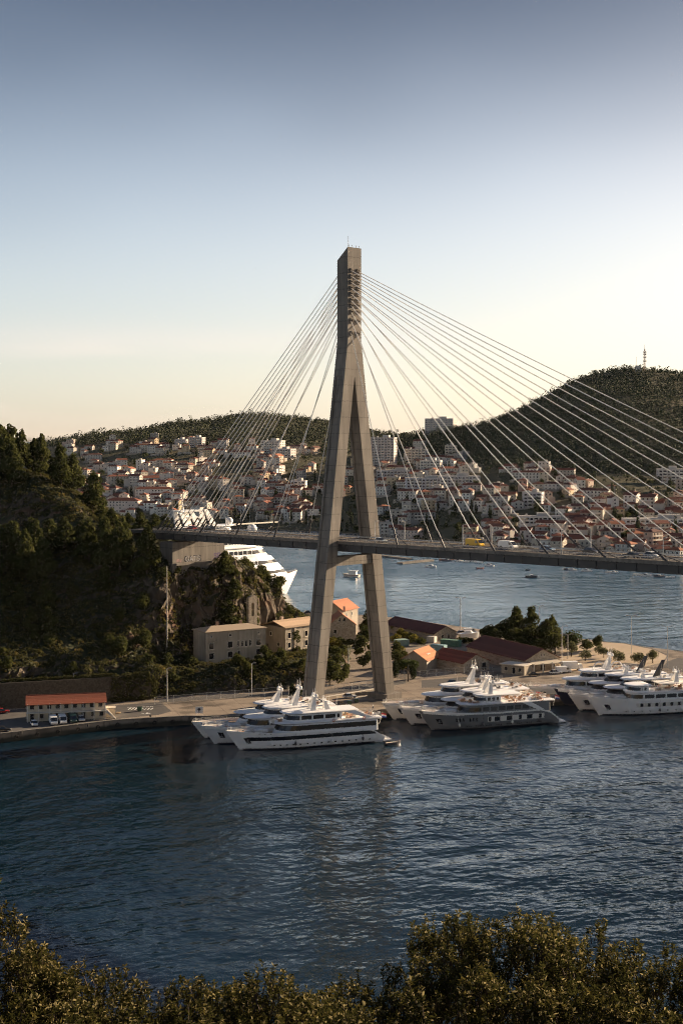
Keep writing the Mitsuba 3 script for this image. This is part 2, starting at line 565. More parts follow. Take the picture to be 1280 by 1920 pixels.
road_l = [px(x, QZ, y) for x, y in ((-60, 1383), (40, 1370), (200, 1350.5), (300, 1340.5), (322, 1334), (300, 1317), (225, 1322), (200, 1325), (40, 1330), (-60, 1340))]
struct('road', sheet(road_l, QZ + .02), 'asphalt')
road_m = [px(x, QZ, y) for x, y in ((300, 1318), (420, 1310), (560, 1306), (640, 1300), (735, 1286), (760, 1282), (760, 1276), (700, 1283), (640, 1292), (560, 1298), (420, 1303), (296, 1311))]
struct('road', sheet(road_m, QZ + .02), 'asphalt')
lane = [px(x, QZ, y) for x, y in ((790, 1276), (900, 1268), (1000, 1285), (960, 1297), (860, 1290), (790, 1290))]
struct('road', sheet(lane, QZ + .02), 'asphalt')
prom = [px(x, QZ, y) for x, y in ((1290, 1262), (1240, 1252), (1252, 1240), (1270, 1234), (1330, 1240), (1330, 1275))]
struct('road', sheet(prom, QZ + .02), 'asphalt')
plaza = [px(x, QZ, y) for x, y in ((1005, 1250), (1025, 1232), (1062, 1216), (1110, 1203), (1170, 1207), (1225, 1218), (1252, 1230), (1245, 1243), (1190, 1256), (1130, 1263), (1060, 1262))]
struct('sandy_ground', sheet(plaza, QZ + .08, .1), 'sand')
kb = MB()
pl = np.array(plaza)
for a, b in zip(pl, np.roll(pl, -1, 0)):
    L = np.linalg.norm(b - a)
    q = (a + b) / 2
    kb.box([q[0], q[1], QZ + .07], [L, .35, .26], math.atan2(*(b - a)[::-1]))
struct('kerb', kb, 'concrete')
mk = MB()                                                     # painted bay lines and a turn arrow on the asphalt
for x0 in range(240, 285, 6):
    a, b = px(x0, QZ, 1331.5), px(x0 + 5, QZ, 1328.0)
    t = b - a
    mk.box([*(a + b) / 2, QZ + .031], [np.linalg.norm(t), .22, .018], math.atan2(t[1], t[0]))
a, b = px(238, QZ, 1328), px(288, QZ, 1325)
mk.box([*(a + b) / 2, QZ + .031], [np.linalg.norm(b - a), .25, .018], math.atan2(*(b - a)[::-1]))
q = px(278, QZ, 1338)
mk.prism([q + np.array(w) for w in ((-2.2, -.15), (-.6, -.15), (-.6, -.7), (.9, 0), (-.6, .7), (-.6, .15), (-2.2, .15))], QZ + .022, QZ + .04)
ql = [np.array(p, float) for p in ((16, 431), (60, 448), (110, 464.5), (158, 491))]
for a, b in zip(ql[:-1], ql[1:]):                             # line along the apron, and parking bays behind the yachts
    L = np.linalg.norm(b - a)
    an = math.atan2(*(b - a)[::-1])
    for k in range(int(L / 5)):
        q = a + (b - a) * (k + .4) * 5 / L
        mk.box([*q, QZ + .012], [3.2, .22, .02], an)
a, b = px(905, QZ, 1279), px(985, QZ, 1283)
for k in range(14):
    q = a + (b - a) * k / 13
    mk.box([*q, QZ + .031], [.2, 5.0, .02], .2)
for x in (640, 700):
    a, b = px(x - 40, QZ, 1309), px(x + 20, QZ, 1301)
    mk.box([*(a + b) / 2, QZ + .012], [np.linalg.norm(b - a), .25, .02], math.atan2(*(b - a)[::-1]))
struct('road_marking', mk, 'marking')

foot = [(-330, 385), (-200, 408), (-150, 422), (-103, 430), (-80, 438), (-58, 447), (-35, 456), (-11, 466), (-5, 486), (3, 520), (6, 560), (0, 620), (-15, 645), (-60, 640), (-150, 650), (-330, 690)]
wall = [(-330, 393, 16), (-200, 416, 15), (-150, 430, 14.5), (-103, 437.5, 14), (-80, 445, 12), (-58, 453, 10), (-35, 462, 9.5), (-14, 471, 9), (-9, 487, 9), (-2, 521, 8.5), (0, 560, 8), (-6, 612, 6.5), (-17, 632, 6), (-60, 626, 10), (-150, 636, 20), (-330, 670, 30)]
ctl = [(x, y, 1.0) for x, y in foot] + wall
fp = Polygon(foot)
ring = fp.buffer(9).exterior
ctl += [(*ring.interpolate(t, normalized=True).coords[0], -5.0) for t in np.linspace(0, 1, 46)[:-1]]
ctl += [(-60, 470, 10), (-48, 470, 10), (-35, 474, 10), (-22, 478, 9.6), (-25, 492, 10), (-10, 500, 9), (-12, 512, 9.5),
        (-56, 482.5, 14), (-51, 484.5, 11), (-43, 489, 10.5), (-35, 493.5, 10.5), (-31, 500, 10.5), (-29, 508, 10.5), (-22, 518, 10), (-16, 525, 9.5), (-8, 530, 9),
        (-60, 480, 37), (-56.5, 484.2, 38), (-51, 489, 37.5), (-45, 495, 38), (-40, 499, 38.5), (-36, 503, 37.5), (-32, 510, 37), (-27.5, 516.5, 33.5), (-23, 524, 28.5), (-18, 532, 20),
        (-56, 489, 38.5), (-48, 497, 38.5), (-43, 507, 41), (-36, 516, 36), (-29, 526, 29), (-24, 540, 19),
        (-62, 505, 47), (-72, 507, 49), (-66, 495, 44), (-70, 490, 38), (-74, 480, 30), (-68, 468, 19),
        (-85, 503, 48.6), (-116, 519, 46.6), (-150, 529, 44.6), (-220, 541, 41.5), (-330, 545, 38),
        (-85, 512, 49.6), (-116, 528, 47), (-150, 539, 45), (-220, 551, 42), (-330, 556, 39), (-74, 515, 50), (-68, 520, 50),
        (-85, 519, 51), (-98, 533, 58), (-106, 537, 62), (-116, 537, 63.5), (-132, 543, 65), (-150, 548, 67), (-220, 559, 69), (-330, 564, 70),
        (-104, 548, 63), (-116, 552, 68), (-132, 560, 72), (-150, 566, 76), (-220, 582, 83), (-330, 600, 90), (-94, 545, 54), (-82, 535, 48),
        (-103, 470, 24), (-103, 500, 38), (-150, 470, 28), (-150, 505, 38), (-220, 470, 30), (-330, 470, 32), (-86, 468, 22), (-86, 486, 36),
        (-45, 540, 32), (-60, 580, 26), (-25, 570, 11), (-116, 602, 56), (-96, 598, 51), (-98, 606, 50), (-80, 612, 24), (-150, 614, 60), (-220, 630, 66), (-330, 640, 74)]
ctl = np.array(ctl, float)
GS = 1.05
hx, hy = np.arange(-230, 16, GS), np.arange(383, 772, GS)
GX, GY = np.meshgrid(hx, hy)
rbf = RBFInterpolator(ctl[:, :2], ctl[:, 2], kernel='linear', neighbors=40)
GZ = rbf(np.stack([GX.ravel(), GY.ravel()], 1)).reshape(GX.shape)
gsl = np.hypot(*np.gradient(GZ, GS))
nz = meshkit.fbm(np.stack([GX * .11, GY * .11, GZ * .09], -1), 4, 5) - .5
nz2 = meshkit.fbm(np.stack([GX * .33, GY * .33, GZ * .25], -1), 3, 8) - .5
crag = np.abs(meshkit.fbm(np.stack([GX * .30 + GY * .12, GY * .2, GZ * .10], -1), 4, 15) - .5) * 2
flat = np.exp(-((GX + 40) / 25) ** 2 - ((GY - 475) / 9) ** 2)
GZ = GZ + (nz * (1.2 + 3.6 * np.clip(gsl, 0, 2.2)) + nz2 * (.6 + 2.6 * np.clip(gsl, 0, 2))) * (1 - .8 * flat) * np.clip((GZ - QZ) / 4, 0, 1)
# rock stands out sideways as well as up, in ledges and cracks
wob = np.clip(gsl, 0, 2)
VX = GX + ((meshkit.fbm(np.stack([GX * .15, GY * .15, GZ * .3], -1), 3, 21) - .5) * 3.2 + (meshkit.fbm(np.stack([GX * .5, GY * .5, GZ * .9], -1), 3, 23) - .5) * 2.0) * wob
VY = GY + ((meshkit.fbm(np.stack([GX * .2, GY * .15, GZ * .3], -1), 3, 31) - .5) * 3.0 + crag * 2.2 + (meshkit.fbm(np.stack([GX * .5, GY * .4, GZ * 1.1], -1), 3, 33) - .5) * 2.4) * wob


def grid_faces(r, c):
    i, j = np.meshgrid(np.arange(r - 1), np.arange(c - 1), indexing='ij')
    a = (i * c + j).ravel()
    return np.stack([a, a + 1, a + c + 1, a + c], 1)


hill = MB().add(np.stack([VX, VY, GZ], -1).reshape(-1, 3), grid_faces(*GX.shape))
struct('hillside', hill, 'rock')


def near_z(x, y):
    i, j = (y - hy[0]) / GS, (x - hx[0]) / GS
    if not (0 <= i < len(hy) - 1 and 0 <= j < len(hx) - 1):
        return QZ
    i0, j0 = int(i), int(j)
    a, b = i - i0, j - j0
    return max(QZ, float(GZ[i0, j0] * (1 - a) * (1 - b) + GZ[i0 + 1, j0] * a * (1 - b) + GZ[i0, j0 + 1] * (1 - a) * b + GZ[i0 + 1, j0 + 1] * a * b))


def near_slope(x, y):
    i, j = int((y - hy[0]) / GS), int((x - hx[0]) / GS)
    return float(gsl[min(max(i, 0), len(hy) - 1), min(max(j, 0), len(hx) - 1)])


# the road that leaves the bridge along the hillside
rc = [(-59.6, 499.4, zd(-88) - .02), (-72, 511, 51.7), (-85, 515.5, 50.6), (-100, 521.5, 49.2), (-116, 526, 48.2), (-150, 536, 46.2), (-220, 548, 43), (-330, 553, 40)]
rd = MB()
for (a, b) in zip(rc[:-1], rc[1:]):
    a, b = np.array(a), np.array(b)
    t = (b - a)[:2] / np.linalg.norm((b - a)[:2])
    nn = np.array([-t[1], t[0], 0]) * 4.2
    dn = np.array([0, 0, -1.2])
    rd.hexa([a - nn + dn, b - nn + dn, a + nn + dn, b + nn + dn, a - nn, b - nn, a + nn, b + nn])
struct('road', rd, 'asphalt')

# ------------------------------------------------------------------ the far bank: town slopes, wooded ridge and the round hill
cols = np.array([(-700, 2100, 2300, 10, 2700, 50), (-100, 1600, 1800, 25, 2300, 58), (20, 1500, 1750, 32, 2300, 71), (80, 1450, 1700, 36, 2200, 78), (150, 1400, 1650, 38, 2200, 85),
                 (260, 1380, 1620, 40, 2200, 96), (330, 1360, 1600, 41, 2200, 108), (400, 1340, 1600, 42, 2200, 111), (450, 1330, 1590, 42, 2200, 120), (520, 1310, 1580, 42, 2200, 118),
                 (620, 1280, 1550, 41, 2200, 108), (700, 1250, 1500, 40, 2100, 90), (760, 1200, 1480, 42, 2050, 88), (850, 1110, 1450, 46, 1950, 94), (900, 1080, 1440, 48, 1920, 102),
                 (950, 1050, 1430, 50, 1900, 117), (1000, 1030, 1420, 50, 1900, 134), (1050, 1010, 1420, 52, 1900, 152), (1100, 1000, 1410, 52, 1900, 170), (1150, 985, 1400, 53, 1900, 179),
                 (1190, 975, 1400, 53, 1900, 182), (1240, 965, 1400, 53, 1900, 178), (1280, 960, 1400, 54, 1900, 173), (1400, 940, 1400, 54, 1950, 150), (1600, 920, 1400, 50, 2000, 105), (2000, 900, 1400, 40, 2100, 55)], float)
fc = np.arange(-700, 2001, 14.0)
fd = np.concatenate([np.arange(880, 2500, 14.0), np.arange(2500, 4000, 150.0)])
FXc, FD = np.meshgrid(fc, fd)
par = [np.interp(fc, cols[:, 0], cols[:, k]) for k in range(1, 6)]
k9 = np.exp(-np.linspace(-2, 2, 9) ** 2)
par = [np.convolve(np.pad(q, 4, 'edge'), k9 / k9.sum(), 'valid') for q in par]
FZ = np.zeros_like(FXc)
for j in range(len(fc)):
    ds, dm, zm, dr_, zr = [q[j] for q in par]
    FZ[:, j] = np.interp(fd, [ds - 4, ds, ds + 20, dm, .5 * (dm + dr_), dr_, dr_ + 160, dr_ + 900], [-5, 1.8, 2.6, zm, .5 * (zm + zr) + .02 * (zr - zm), zr, zr - 14, -6])
FXw, FYw = (FXc - 640) / FPX * FD, FD
bump = meshkit.fbm(np.stack([FXw * .008, FYw * .008, FXw * 0], -1), 4, 3) - .5
FZ = FZ + bump * np.clip((FZ - 3) / 40, 0, 1) * 14
struct('hills', MB().add(np.stack([FXw, FYw, FZ], -1).reshape(-1, 3), grid_faces(*FXc.shape)), 'earth')


def far_z(x, y):
    c = (x / y * FPX + 640 - fc[0]) / 14.0
    d = np.interp(y, fd, np.arange(len(fd)))
    i0, j0 = int(min(max(d, 0), len(fd) - 2)), int(min(max(c, 0), len(fc) - 2))
    a, b = d - i0, c - j0
    return float(FZ[i0, j0] * (1 - a) * (1 - b) + FZ[i0 + 1, j0] * a * (1 - b) + FZ[i0, j0 + 1] * (1 - a) * b + FZ[i0 + 1, j0 + 1] * a * b)


def far_hit(x, y):
    """where the sight line through a pixel meets the far slopes"""
    for d in np.arange(900, 2450, 6.0):
        X = (x - 640) / FPX * d
        if CAMH - (y - HORIZON) * d / FPX <= far_z(X, d):
            return np.array([X, d])
    return None
# ------------------------------------------------------------------ trees and scrub
def leaf_quads(pos, nrm, size, cols, stretch=1.0, up=0.0, wild=.55):
    """one bent four cornered leaf clump per position"""
    n = len(pos)
    nrm = nrm + rng.normal(0, wild, (n, 3))
    nrm /= np.linalg.norm(nrm, axis=1, keepdims=True) + 1e-9
    a = np.cross(nrm, rng.normal(0, 1, (n, 3)) + np.array([0, 0, up]))
    a /= np.linalg.norm(a, axis=1, keepdims=True) + 1e-9
    b = np.cross(nrm, a)
    if up:
        a, b = b, a
    s = (size * (0.6 + .8 * rng.random(n)))[:, None]
    p0, p1 = pos - a * s * stretch * .5, pos + a * s * stretch * .5
    v = np.stack([p0, pos + b * s * .42, p1, pos - b * s * .42 + nrm * s * .16], 1).reshape(-1, 3)
    f = np.arange(n * 4).reshape(-1, 4)
    return v, f, np.repeat(cols, 4, axis=0)


def crown(blobs, nq, size, c0, c1, stretch=1.0, up=0.0, dark=.5):
    """leaf clumps over the outside of many lobes: blobs = (centre, radii)"""
    w = np.array([np.prod(r) ** (2 / 3) for _, r in blobs])
    m = MB()
    c0, c1 = np.array(c0), np.array(c1)
    for (c, r), k in zip(blobs, (w / w.sum() * nq).astype(int) + 3):
        d = rng.normal(0, 1, (k, 3))
        d[:, 2] += .25
        d /= np.linalg.norm(d, axis=1, keepdims=True)
        rad = rng.uniform(.62, 1.08, (k, 1)) ** .6
        pos = np.asarray(c) + d * np.asarray(r) * rad
        t = np.clip(rng.random() * .5 + rng.random((k, 1)) * .6, 0, 1)
        m.add(*leaf_quads(pos, d, size, c0 + (c1 - c0) * t, stretch, up))
    return m


def lobes(kind, R, Hh, n):
    out = []
    for k in range(n):
        a = rng.random() * 6.283
        if kind == 'pine':                       # open, pointed, ragged
            t = (k + .3) / n
            z = Hh * (.22 + .76 * t)
            rr = R * (1.0 - .82 * t ** 1.3) * (.75 + .5 * rng.random())
            out.append(((math.cos(a) * rr * .62, math.sin(a) * rr * .62, z), (rr * .62 + .5, rr * .62 + .5, Hh * .075 + .5)))
        elif kind == 'umbrella':
            rr = R * math.sqrt(rng.random())
            out.append(((math.cos(a) * rr * .8, math.sin(a) * rr * .8, Hh * (.74 + .16 * rng.random() - .12 * rr / R)), (R * .42, R * .42, Hh * .12)))
        elif kind == 'cypress':
            t = (k + .5) / n
            rr = R * math.sin(math.pi * min(1, .12 + t * .86)) ** .7
            out.append(((math.cos(a) * R * .12, math.sin(a) * R * .12, Hh * (.06 + .9 * t)), (rr, rr, Hh / n * 1.1)))
        else:                                    # round headed tree or bush
            d = rng.normal(0, 1, 3)
            d /= np.linalg.norm(d)
            q = rng.random() ** .4
            lo = .56 if kind == 'tree' else .42
            out.append(((d[0] * R * .66 * q, d[1] * R * .66 * q, Hh * lo + d[2] * Hh * .32 * q), (R * (.34 + .16 * rng.random()), R * (.34 + .16 * rng.random()), Hh * (.14 + .08 * rng.random()))))
    return out


def trunk(Hh, r, lean=.04, limbs=4, top=.75):
    m = MB()
    pts = [np.array([math.sin(k * 1.7) * lean * Hh * k / 5, math.cos(k * 2.1) * lean * Hh * k / 5, Hh * top * k / 5 - .6 * (k == 0)]) for k in range(6)]
    for k in range(5):
        m.tube(pts[k], pts[k + 1], r * (1 - .15 * k), r * (1 - .15 * (k + 1)), 6)
    for k in range(limbs):
        a = k * 2.4
        b = pts[2 + k % 3]
        m.tube(b, b + np.array([math.cos(a) * Hh * .2, math.sin(a) * Hh * .2, Hh * .16]), r * .45, r * .15, 5)
    return m


PROTO = {}


def proto(name, cr, tr):
    PROTO[name] = [mikit.ply(cr.arr()[:2], 'leaf', color=cr.arr()[2]), mikit.ply(tr.arr()[:2], 'bark') if tr else None]


GREEN0, GREEN1 = (.030, .038, .014), (.085, .088, .030)
OLIVE0, OLIVE1 = (.055, .060, .030), (.13, .13, .065)
for k in range(4):
    proto(f'pine{k}', crown(lobes('pine', 3.4, 13, 17), 1500, .75, GREEN0, GREEN1, 1.5, 1.2), trunk(13, .26, top=.9))
for k in range(3):
    proto(f'tree{k}', crown(lobes('tree', 3.6, 8, 16), 1300, .62, GREEN0, GREEN1), trunk(8, .25))
    proto(f'bush{k}', crown(lobes('bush', 2.2, 3.4, 10), 620, .48, GREEN0, (.10, .10, .032)), trunk(3, .1, top=.5))
for k in range(2):
    proto(f'olive{k}', crown(lobes('tree', 2.5, 4.6, 13), 900, .36, OLIVE0, OLIVE1), trunk(4.6, .2, .07))
    proto(f'yellow{k}', crown(lobes('bush', 2.4, 3.6, 12), 800, .46, (.10, .095, .02), (.24, .20, .04)), trunk(3, .1, top=.5))
proto('umbrella0', crown(lobes('umbrella', 3.6, 8.5, 13), 1200, .5, GREEN0, (.06, .075, .025)), trunk(8.5, .3, .05, top=.72))
proto('roundtree0', crown(lobes('tree', 4.2, 8.5, 30), 2400, .5, (.03, .042, .015), (.06, .075, .026)), trunk(8, .28, top=.6))
proto('cypress0', crown(lobes('cypress', 1.35, 12, 9), 700, .5, (.016, .024, .012), (.040, .050, .024), 1.6, 1.5), trunk(4, .2, .01, 0))
proto('sparse0', crown([((0, 0, 7), (1.5, 1.5, .9)), ((.8, .2, 8.3), (1.3, 1.3, .8)), ((-.9, .4, 5.6), (.8, .8, .6)), ((.4, -.5, 9.0), (.8, .8, .6)), ((1.2, .3, 6.2), (.7, .7, .5))], 700, .4, GREEN0, GREEN1), trunk(9, .2, .05, 5, .9))
# far trees: few, larger clumps
for k in range(3):
    proto(f'far_tree{k}', crown(lobes('tree', 4.0, 8, 7), 150, 1.7, (.034, .043, .020), (.080, .088, .036)), None)
proto('far_cypress0', crown(lobes('cypress', 1.7, 13, 6), 110, 1.5, (.022, .030, .017), (.045, .056, .030), 1.6, 1.5), None)
proto('far_umbrella0', crown(lobes('umbrella', 4.6, 9, 6), 130, 1.8, (.034, .043, .020), (.072, .082, .034)), trunk(9, .3, top=.72))


def plant(proto_name, base, label, cat, group, x, y, z, s=1.0, sz=None, parts=True):
    key = thing(base, label, cat, group)
    tw = T().translate([float(x), float(y), float(z)]).rotate([0, 0, 1], float(rnd.random() * 360)).scale([float(s), float(s), float(sz or s)])
    c, t = PROTO[proto_name]
    if parts and t:
        scene[f'{key}__crown'] = {**c, 'to_world': tw}
        scene[f'{key}__trunk'] = {**t, 'to_world': tw}
    else:
        scene[key] = {**c, 'to_world': tw}
    return key


def pick(name):
    ks = [k for k in PROTO if k.rstrip('0123456789') == name]
    return rnd.choice(ks)


def spread(n, x0, x1, y0, y1, ok, gap):
    out = []
    for _ in range(n * 40):
        if len(out) >= n:
            break
        x, y = rnd.uniform(x0, x1), rnd.uniform(y0, y1)
        if ok(x, y) and all((x - a) ** 2 + (y - b) ** 2 > gap * gap for a, b in out):
            out.append((x, y))
    return out


roadline = LineString([(a, b) for a, b, _ in rc])


def off_road(x, y, d=6.5):
    return roadline.distance(Point(x, y)) > d


bplan = [Polygon([(-45, 471.5), (-25.6, 484), (-30.4, 491.7), (-49.8, 479.6)]).buffer(1.5), Polygon([(-19.8, 501.5), (-8, 513), (-17, 522), (-28.5, 510.5)]).buffer(1.5), Polygon([(-8, 540), (9, 540), (9, 575), (-12, 575)]).buffer(1)]


def clear_of_buildings(x, y):
    return not any(b.contains(Point(x, y)) for b in bplan)


# wooded top of the headland
for x, y in spread(46, -190, -92, 540, 612, lambda x, y: off_road(x, y, 11) and near_z(x, y) > 55 and near_slope(x, y) < 1.6, 5.2):
    plant(pick('pine'), 'pine_tree', 'tall dark pine in the wood on top of the rocky cutting, left edge', 'tree', 'pines on top of the rocky cutting', x, y, near_z(x, y) - .5, rnd.uniform(.95, 1.3), rnd.uniform(1.0, 1.35))
# row below the hillside road
for x, y in spread(30, -150, -60, 478, 519, lambda x, y: off_road(x, y, 6.5) and near_z(x, y) > 30 and y < 520 + (x + 116) * -.2 and clear_of_buildings(x, y) and not (-63 < x and y < 505), 4.6):
    zt = near_z(x, y) - .5
    top = 84 - (975 - 823) * y / FPX                      # they end just above the road
    plant(pick('pine'), 'pine_tree', 'dark pine standing below the hillside road left of the bridge end', 'tree', 'pines below the hillside road', x, y, zt, rnd.uniform(.95, 1.25), min(1.35, max(.5, (top - zt) / 13 * rnd.uniform(.9, 1.1))))
for x, y in spread(26, -150, -56, 446, 485, lambda x, y: near_z(x, y) > 9 and clear_of_buildings(x, y), 6):
    plant(pick(rnd.choice(['tree', 'pine', 'tree'])), 'tree', 'dark broad tree on the steep shaded slope above the quay', 'tree', 'trees on the shaded slope', x, y, near_z(x, y) - .6, rnd.uniform(.6, .95))
for (a, b, Y, s, k) in ((428, 1062, 493, .95, 'pine1'), (421, 1066, 498, .85, 'pine0'), (438, 1088, 497, .8, 'pine2'), (446, 1096, 500, .7, 'bush0')):
    q = at(a, b, Y)
    plant(k, 'pine_tree', 'small pine on the rock right beside the graffiti covered abutment', 'tree', 'pines beside the abutment', q[0], Y, near_z(q[0], Y) - .8, s, s * .8)
for k, (x, y) in enumerate(((-74, 522), (-79, 527), (-86, 533), (-68, 520), (-91, 540), (-64, 516))):
    plant(pick('pine'), 'pine_tree', 'pine behind the road end where the bridge meets the hill', 'tree', 'pines behind the bridge end', x, y, near_z(x, y) - .5, .8, rnd.uniform(.5, .65))

# individual bushes one can tell apart
for x, y in spread(60, -125, -12, 432, 520, lambda x, y: near_z(x, y) > 5 and clear_of_buildings(x, y) and off_road(x, y), 4.5):
    plant(pick('bush'), 'bush', 'dark evergreen bush on the slope and terrace under the rock', 'bush', 'bushes on the terrace slope', x, y, near_z(x, y) - .5, rnd.uniform(.7, 1.3))
for x, y in spread(16, -36, -9, 500, 540, lambda x, y: near_z(x, y) > 9 and clear_of_buildings(x, y), 3.2):
    plant(pick(rnd.choice(['bush', 'bush', 'tree'])), 'bush', 'dark bush clinging to the right end of the rock bluff', 'bush', 'bushes on the end of the bluff', x, y, near_z(x, y) - .6, rnd.uniform(.7, 1.1))

# scrub and ivy over the rock: nobody could count it
sc = MB()
hv, hf, _ = hill.arr()
tri_ = hv[hf]
ar = np.linalg.norm(np.cross(tri_[:, 1] - tri_[:, 0], tri_[:, 2] - tri_[:, 0]), axis=1)
cen = tri_.mean(1)
nrm_ = np.cross(tri_[:, 1] - tri_[:, 0], tri_[:, 2] - tri_[:, 0]) / (ar[:, None] + 1e-9)
mask = meshkit.fbm(cen * .085, 3, 77)
steep = 1 - np.abs(nrm_[:, 2])
inview = (cen[:, 0] > -.255 * cen[:, 1] - 12) & (cen[:, 2] > 3.4) & (cen[:, 1] < 605)
keep = inview & (mask > np.where(steep > .75, .43, np.where(steep > .45, .36, .10)))
wt = ar * keep
cnt = 0
for i in rng.choice(len(wt), 14500, p=wt / wt.sum()):
    x, y, z = tri_[i, 0] + (tri_[i, 1] - tri_[i, 0]) * rnd.random() * .5 + (tri_[i, 2] - tri_[i, 0]) * rnd.random() * .5
    if cnt >= 9200:
        break
    if not off_road(x, y, 4.5) or not clear_of_buildings(x, y) or (-58 < x < -44 and 484 < y < 500 and z > 39):
        continue
    nn = nrm_[i]
    r = rnd.uniform(.55, 1.6) * (1.15 if nn[2] > .6 else .85)
    k = int(12 + 8 * r)
    d = rng.normal(0, 1, (k, 3)) + nn * .9 + np.array([0, 0, .4])
    d /= np.linalg.norm(d, axis=1, keepdims=True)
    t = np.clip(rnd.random() * .6 + rng.random((k, 1)) * .5, 0, 1)
    tint = np.array([.034, .038, .014]) + (np.array([.095, .088, .034]) - np.array([.034, .038, .014])) * t
    if rnd.random() < .14:
        tint = tint * np.array([1.9, 1.55, 1.3])
    sc.add(*leaf_quads(np.array([x, y, z]) - nn * .2 + d * np.array([r, r, r * .85]), d, .58, tint))
    cnt += 1
single('scrub', sc, 'leaf', 'dense dark scrub and ivy covering the rocky hillside', 'scrub', kind='stuff')

# ivy hanging over the retaining wall
iv = MB()
for a, b, dn in (((-108, 429), (-60, 445.5), .9), ((-72, 440), (-58, 446), 6.5)):
    a, b = np.array(a, float), np.array(b, float)
    L = np.linalg.norm(b - a)
    nn = np.array([(b - a)[1], -(b - a)[0]]) / L
    for _ in range(int(L * 8)):
        q = a + (b - a) * rnd.random()
        dd = abs(rnd.gauss(0, dn))
        k = 16
        d = rng.normal(0, 1, (k, 3)) + np.array([nn[0], nn[1], .4])
        d /= np.linalg.norm(d, axis=1, keepdims=True)
        t = np.clip(rnd.random() * .5 + rng.random((k, 1)) * .5, 0, 1)
        iv.add(*leaf_quads(np.array([q[0] + nn[0] * .7, q[1] + nn[1] * .7, max(3.0, 10.6 - dd)]) + d * np.array([.9, .7, .8]), d, .5, np.array([.034, .038, .014]) + np.array([.06, .05, .02]) * t))
single('ivy', iv, 'leaf', 'dark ivy hanging over the top and right end of the retaining wall', 'ivy', kind='stuff')
# ------------------------------------------------------------------ the town across the harbour
WALLC = [((.60, .54, .44), 'cream'), ((.70, .67, .60), 'white'), ((.66, .60, .52), 'pale stone'), ((.56, .44, .36), 'pinkish'), ((.58, .46, .30), 'ochre'), ((.45, .42, .38), 'grey')]
ROOFC = [((.17, .058, .036), 'red tiled'), ((.12, .048, .034), 'brown tiled'), ((.30, .11, .055), 'orange tiled'), ((.20, .07, .042), 'red tiled')]


def rot2(p, rz):
    co, si = math.cos(rz), math.sin(rz)
    p = np.asarray(p, float)
    return np.stack([p[..., 0] * co - p[..., 1] * si, p[..., 0] * si + p[..., 1] * co, p[..., 2]], -1)


def put_local(m, o, rz, loc):
    """adds mesh o, built round the origin, turned and moved, to m"""
    v, f, c = o.arr()
    m.add(rot2(v, rz) + np.asarray(loc), f, c)
    return m


def gable_roof(w, d, h, rise, over, col, th=.25):
    """ridge along x; two slabs plus gable infill is left to the wall mesh"""
    m = MB(col)
    W, D = w / 2 + over, d / 2 + over
    zo = h - rise * over / (d / 2)
    for s in (-1, 1):
        a = [[-W, 0, h + rise], [W, 0, h + rise], [-W, s * D, zo], [W, s * D, zo]]
        a = np.array(a)
        up = np.array([0, 0, th])
        lo, hi = a, a + up
        order = [0, 1, 2, 3] if s > 0 else [2, 3, 0, 1]
        m.hexa(np.vstack([lo[order], hi[order]]))
    return m


def hip_roof(w, d, h, rise, over, col, th=.25):
    m = MB(col)
    W, D = w / 2 + over, d / 2 + over
    r = max(0.02, w / 2 - d / 2 * .95)
    zo = h - .05
    base = np.array([[-W, -D, zo], [W, -D, zo], [W, D, zo], [-W, D, zo]])
    m.add(np.vstack([base, base + [0, 0, th], [[-r, 0, h + rise], [r, 0, h + rise]]]),
          [[0, 3, 2], [0, 2, 1], [0, 1, 5], [0, 5, 4], [1, 2, 6], [1, 6, 5], [2, 3, 7], [2, 7, 6], [3, 0, 4], [3, 4, 7], [4, 5, 9], [4, 9, 8], [6, 7, 8], [6, 8, 9], [5, 6, 9], [7, 4, 8]])
    return m


def gable_walls(w, d, h, rise, col, base=-4.0):
    m = MB(col)
    x, y = w / 2, d / 2
    m.box([0, 0, (h + base) / 2], [w, d, h - base])
    for s in (-1, 1):
        m.add([[s * x, -y, h], [s * x, y, h], [s * x, 0, h + rise], [s * (x - .3), -y, h], [s * (x - .3), y, h], [s * (x - .3), 0, h + rise]],
              [[0, 1, 2], [3, 5, 4], [0, 2, 5], [0, 5, 3], [1, 4, 5], [1, 5, 2]] if s > 0 else [[0, 2, 1], [3, 4, 5], [0, 5, 2], [0, 3, 5], [1, 5, 4], [1, 2, 5]])
    return m


def window_grid(m, w, d, floors, fh, step=3.0, ww=1.15, wh=1.5, sides=(0, 1, 2, 3), z0=.9, skip=0.0, proud=.05):
    for sd in sides:
        L = w if sd in (0, 2) else d
        n = max(1, int((L - 1.2) / step))
        for fl in range(floors):
            for k in range(n):
                if rnd.random() < skip:
                    continue
                t = (k + .5) / n * (L - .8) - (L - .8) / 2
                z = fl * fh + z0 + wh / 2
                if sd == 0:
                    m.box([t, -d / 2, z], [ww, 2 * proud, wh])
                elif sd == 2:
                    m.box([t, d / 2, z], [ww, 2 * proud, wh])
                elif sd == 1:
                    m.box([w / 2, t, z], [2 * proud, ww, wh])
                else:
                    m.box([-w / 2, t, z], [2 * proud, ww, wh])
    return m


FARHOUSE = {}


